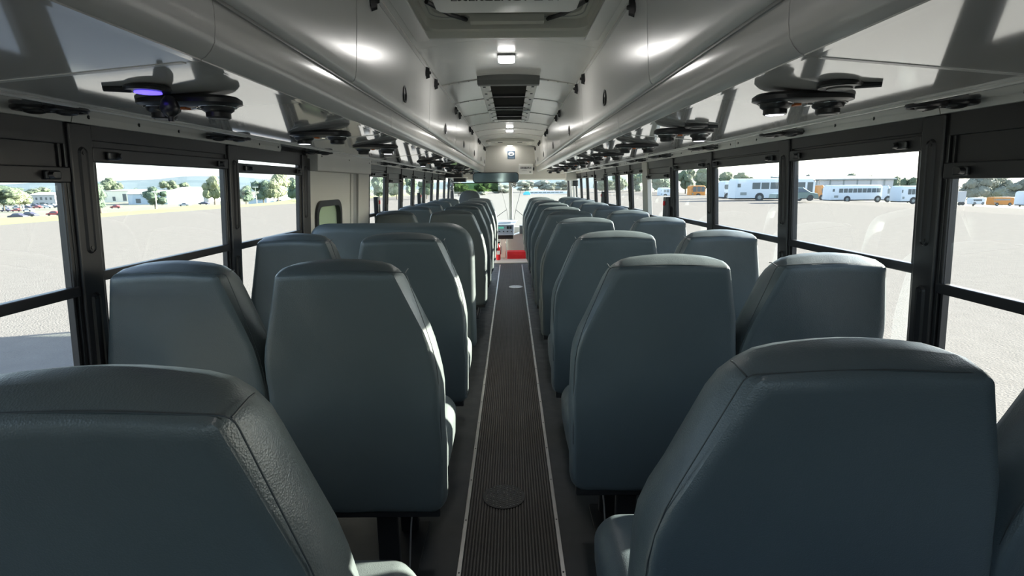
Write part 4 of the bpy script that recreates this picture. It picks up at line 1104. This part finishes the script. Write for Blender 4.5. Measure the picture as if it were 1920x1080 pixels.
# grey shed
a = P(1495, 372, y=140); b = P(1676, 336.5, y=140)
sh = empty('shed', (a.x, 140, a.z), label='long low grey metal shed behind the parked buses', cat='building')
Ls, Hs = b.x - a.x, b.z - a.z
MB().box(0, Ls, 0, 14, 0, Hs).build('shed_wall', GRYW, sh)
MB().hexa([(-.5, -.5, Hs), (Ls + .5, -.5, Hs), (Ls + .5, 14.5, Hs), (-.5, 14.5, Hs), (-.5, -.5, Hs + .3), (Ls + .5, -.5, Hs + .3), (Ls + .5, 14.5, Hs + 1.2), (-.5, 14.5, Hs + 1.2)]).build('shed_roof', PGLASS, sh)
for k in range(7): MB().box(Ls * k / 7 + 1, Ls * k / 7 + 1.3, -.1, 0, 0, Hs).build('downpipe', PGLASS, sh)
# cars
def carm(m_, L=4.5, H=1.45):
    r_ = empty('car')
    side_ = [(0, .35), (.05, .75), (.9, .9), (1.35, 1.35), (1.8, H), (2.9, H), (3.6, .95), (4.35, .8), (4.5, .45), (4.45, .3)]
    rg = []
    for (y, k) in ((0, .9), (.12, 1), (1.58, 1), (1.7, .9)):
        rg.append([(x, y + (.18 if z > 1 and y < .5 else (-.18 if z > 1 else 0)), .3 + (z - .3) * k) for x, z in side_])
    MB().loft(rg).build('body', m_, r_, smooth=False)
    MB().loft([[(1.25, y, .92), (1.6, y + dy_, 1.30), (2.9, y + dy_, 1.30), (3.35, y, .95)] for y, dy_ in ((-.012, .17), (.03, .17))]).build('side_window', DGLASS, r_)
    for x in (.9, 3.6): MB().disc((x, -.03, .33), .33, 14, 'y', h=.2).build('wheel', TYRE, r_)
    return r_
cm = [carm(m_) for m_ in CARC]
CN = ['white', 'dark', 'red', 'silver', 'dark green']
used = set()
def car(px, base, D, ci, lab, k=1.0, rz_=0):
    o = cm[ci] if ci not in used else copy_tree(cm[ci]); used.add(ci)
    p = P(px, base, y=D); o.location = (p.x, D, p.z); o.scale = (k,) * 3; o.rotation_euler = (0, 0, rz_)
    tag(o, lab, 'car', 'parked cars')
car(1455, 377.5, 60, 4, 'dark green car in front of the big white bus', 1.05)
i = 0
for row, (base, D, x0, x1, st_) in enumerate(((392, 270, 2, 112, 19.5), (397.5, 245, 0, 60, 20.5), (388, 320, 40, 108, 16.5))):
    px = x0; j = 0
    while px < x1:
        ci = [0, 3, 1, 2, 0, 1, 3][(j + row * 2) % 7]
        car(px, base - (px - x0) * .02, D, ci, '%s car, %s from the left in the %s row beyond the grass' % (CN[ci], ORD[j], ('middle', 'nearest', 'farthest')[row]), 1.0, 0)
        px += st_; j += 1
for px, base, D, ci, lab in ((14, 410, 150, 1, 'dark car on the grass at the far left'), (37, 407, 160, 1, 'dark car on the grass right of the far left one'), (86, 405, 160, 2, 'dull red car on the grass by the first window post'),
                             (206, 391, 230, 2, 'low dull red car below the cream warehouse'), (335, 387, 230, 3, 'silver car below the long white warehouse'), (372, 384, 250, 1, 'dark car right of the silver one by the white warehouse'),
                             (512, 382, 200, 3, 'silver car under the pale tree'), (543, 381, 210, 0, 'white car under the dark tree at the side door')):
    car(px, base, D, ci, lab)
car(1010, 366, 170, 3, 'silver car ahead beyond the windshield')
aq = P(981, 365.5, y=110); 
r_ = empty('car', (aq.x, 110, aq.z), label='light blue covered car ahead beyond the windshield', cat='car')
MB().loft([[(x, y, z) for x, z in ((0, 0), (0, .3), (.5, .7), (1.2, .7), (1.5, .35), (1.5, 0))] for y in (0, 1.2)]).build('cover', AQUA, r_, bevel=.1)
# buildings on the left
def building(px0, px1, base, top, D, m_, lab, dep=30, gable=0.0, doors=(), wins=(), roofm=None):
    a = P(px0, base, y=D); b = P(px1, top, y=D)
    L_, H_ = b.x - a.x, b.z - a.z
    r_ = empty('building', (a.x, D, a.z), label=lab, cat='building')
    MB().box(0, L_, 0, dep, -2, H_).build('wall', m_, r_)
    MB().loft([[(x, -.4, H_), (x, -.4, H_ + .3), (x, dep / 2, H_ + .3 + gable), (x, dep + .4, H_ + .3), (x, dep + .4, H_)] for x in (-.4, L_ + .4)]).build('roof', roofm or GRYW, r_)
    for (u0, u1, v0, v1) in doors: MB().box(L_ * u0, L_ * u1, -.15, .05, H_ * v0, H_ * v1).build('loading_door', DGLASS, r_)
    for (u0, u1, v0, v1) in wins: MB().box(L_ * u0, L_ * u1, -.12, .05, H_ * v0, H_ * v1).build('window', DGLASS, r_)
wins = [(u, u + .07, v, v + .2) for u in (.06, .24, .62, .80) for v in (.15, .62)] + [(.42, .5, .62, .85)]
building(58, 102, 389, 366, 340, GRYW, 'two-storey white office building behind the car park', 15, 1.5, doors=((.38, .56, 0, .4),), wins=wins)
building(196, 240, 379, 358.5, 400, CREAM, 'cream warehouse with two dark openings', 40, 1, doors=((.35, .46, .1, .5), (.76, .9, .1, .75)))
building(241, 312, 381, 364, 340, BLUW, 'pale blue warehouse with a dark blue door', 40, 2.2, doors=((.20, .32, 0, .5),))
building(316, 360, 377, 358.5, 410, CREAM, 'long white warehouse behind the trees', 40, 3, doors=((.75, .98, 0, .55),))
building(362, 390, 378, 364, 390, GRYW, 'low beige annex at the right end of the white warehouse', 20, 1)
building(466, 500, 380, 372, 260, BLUW, 'pale blue low roof under the trees in the third left window', 30, 2)
building(546, 566, 380, 369, 260, CREAM, 'cream building glimpsed right of the tall trees', 20, 2)
# poles
for px, base, top, D, lab in ((295, 397, 360, 75, 'pale lamp post at the edge of the lot in the second left window'), (482, 384, 351, 120, 'pale lamp post among trees in the third left window'), (44, 388, 366, 240, 'stubby pale pole left of the office building')):
    a = P(px, base, y=D); b = P(px, top, y=D); h = b.z - a.z
    r_ = empty('lamp_post', (a.x, D, a.z), label=lab, cat='lamp post')
    k = D / 1000.
    MB().tube([(0, 0, -1), (0, 0, h)], [k * .9, k * .6], 8).build('pole', CREAM, r_)
    for sx in (-1, 1): MB().box(sx * k * 1, sx * k * 4.5, -.2, .2, h - k * .5, h + k * 1).build('lamp_head', WHITEP, r_) if sx > 0 else MB().box(-k * 4.5, -k, -.2, .2, h - k * .5, h + k).build('lamp_head', WHITEP, r_)
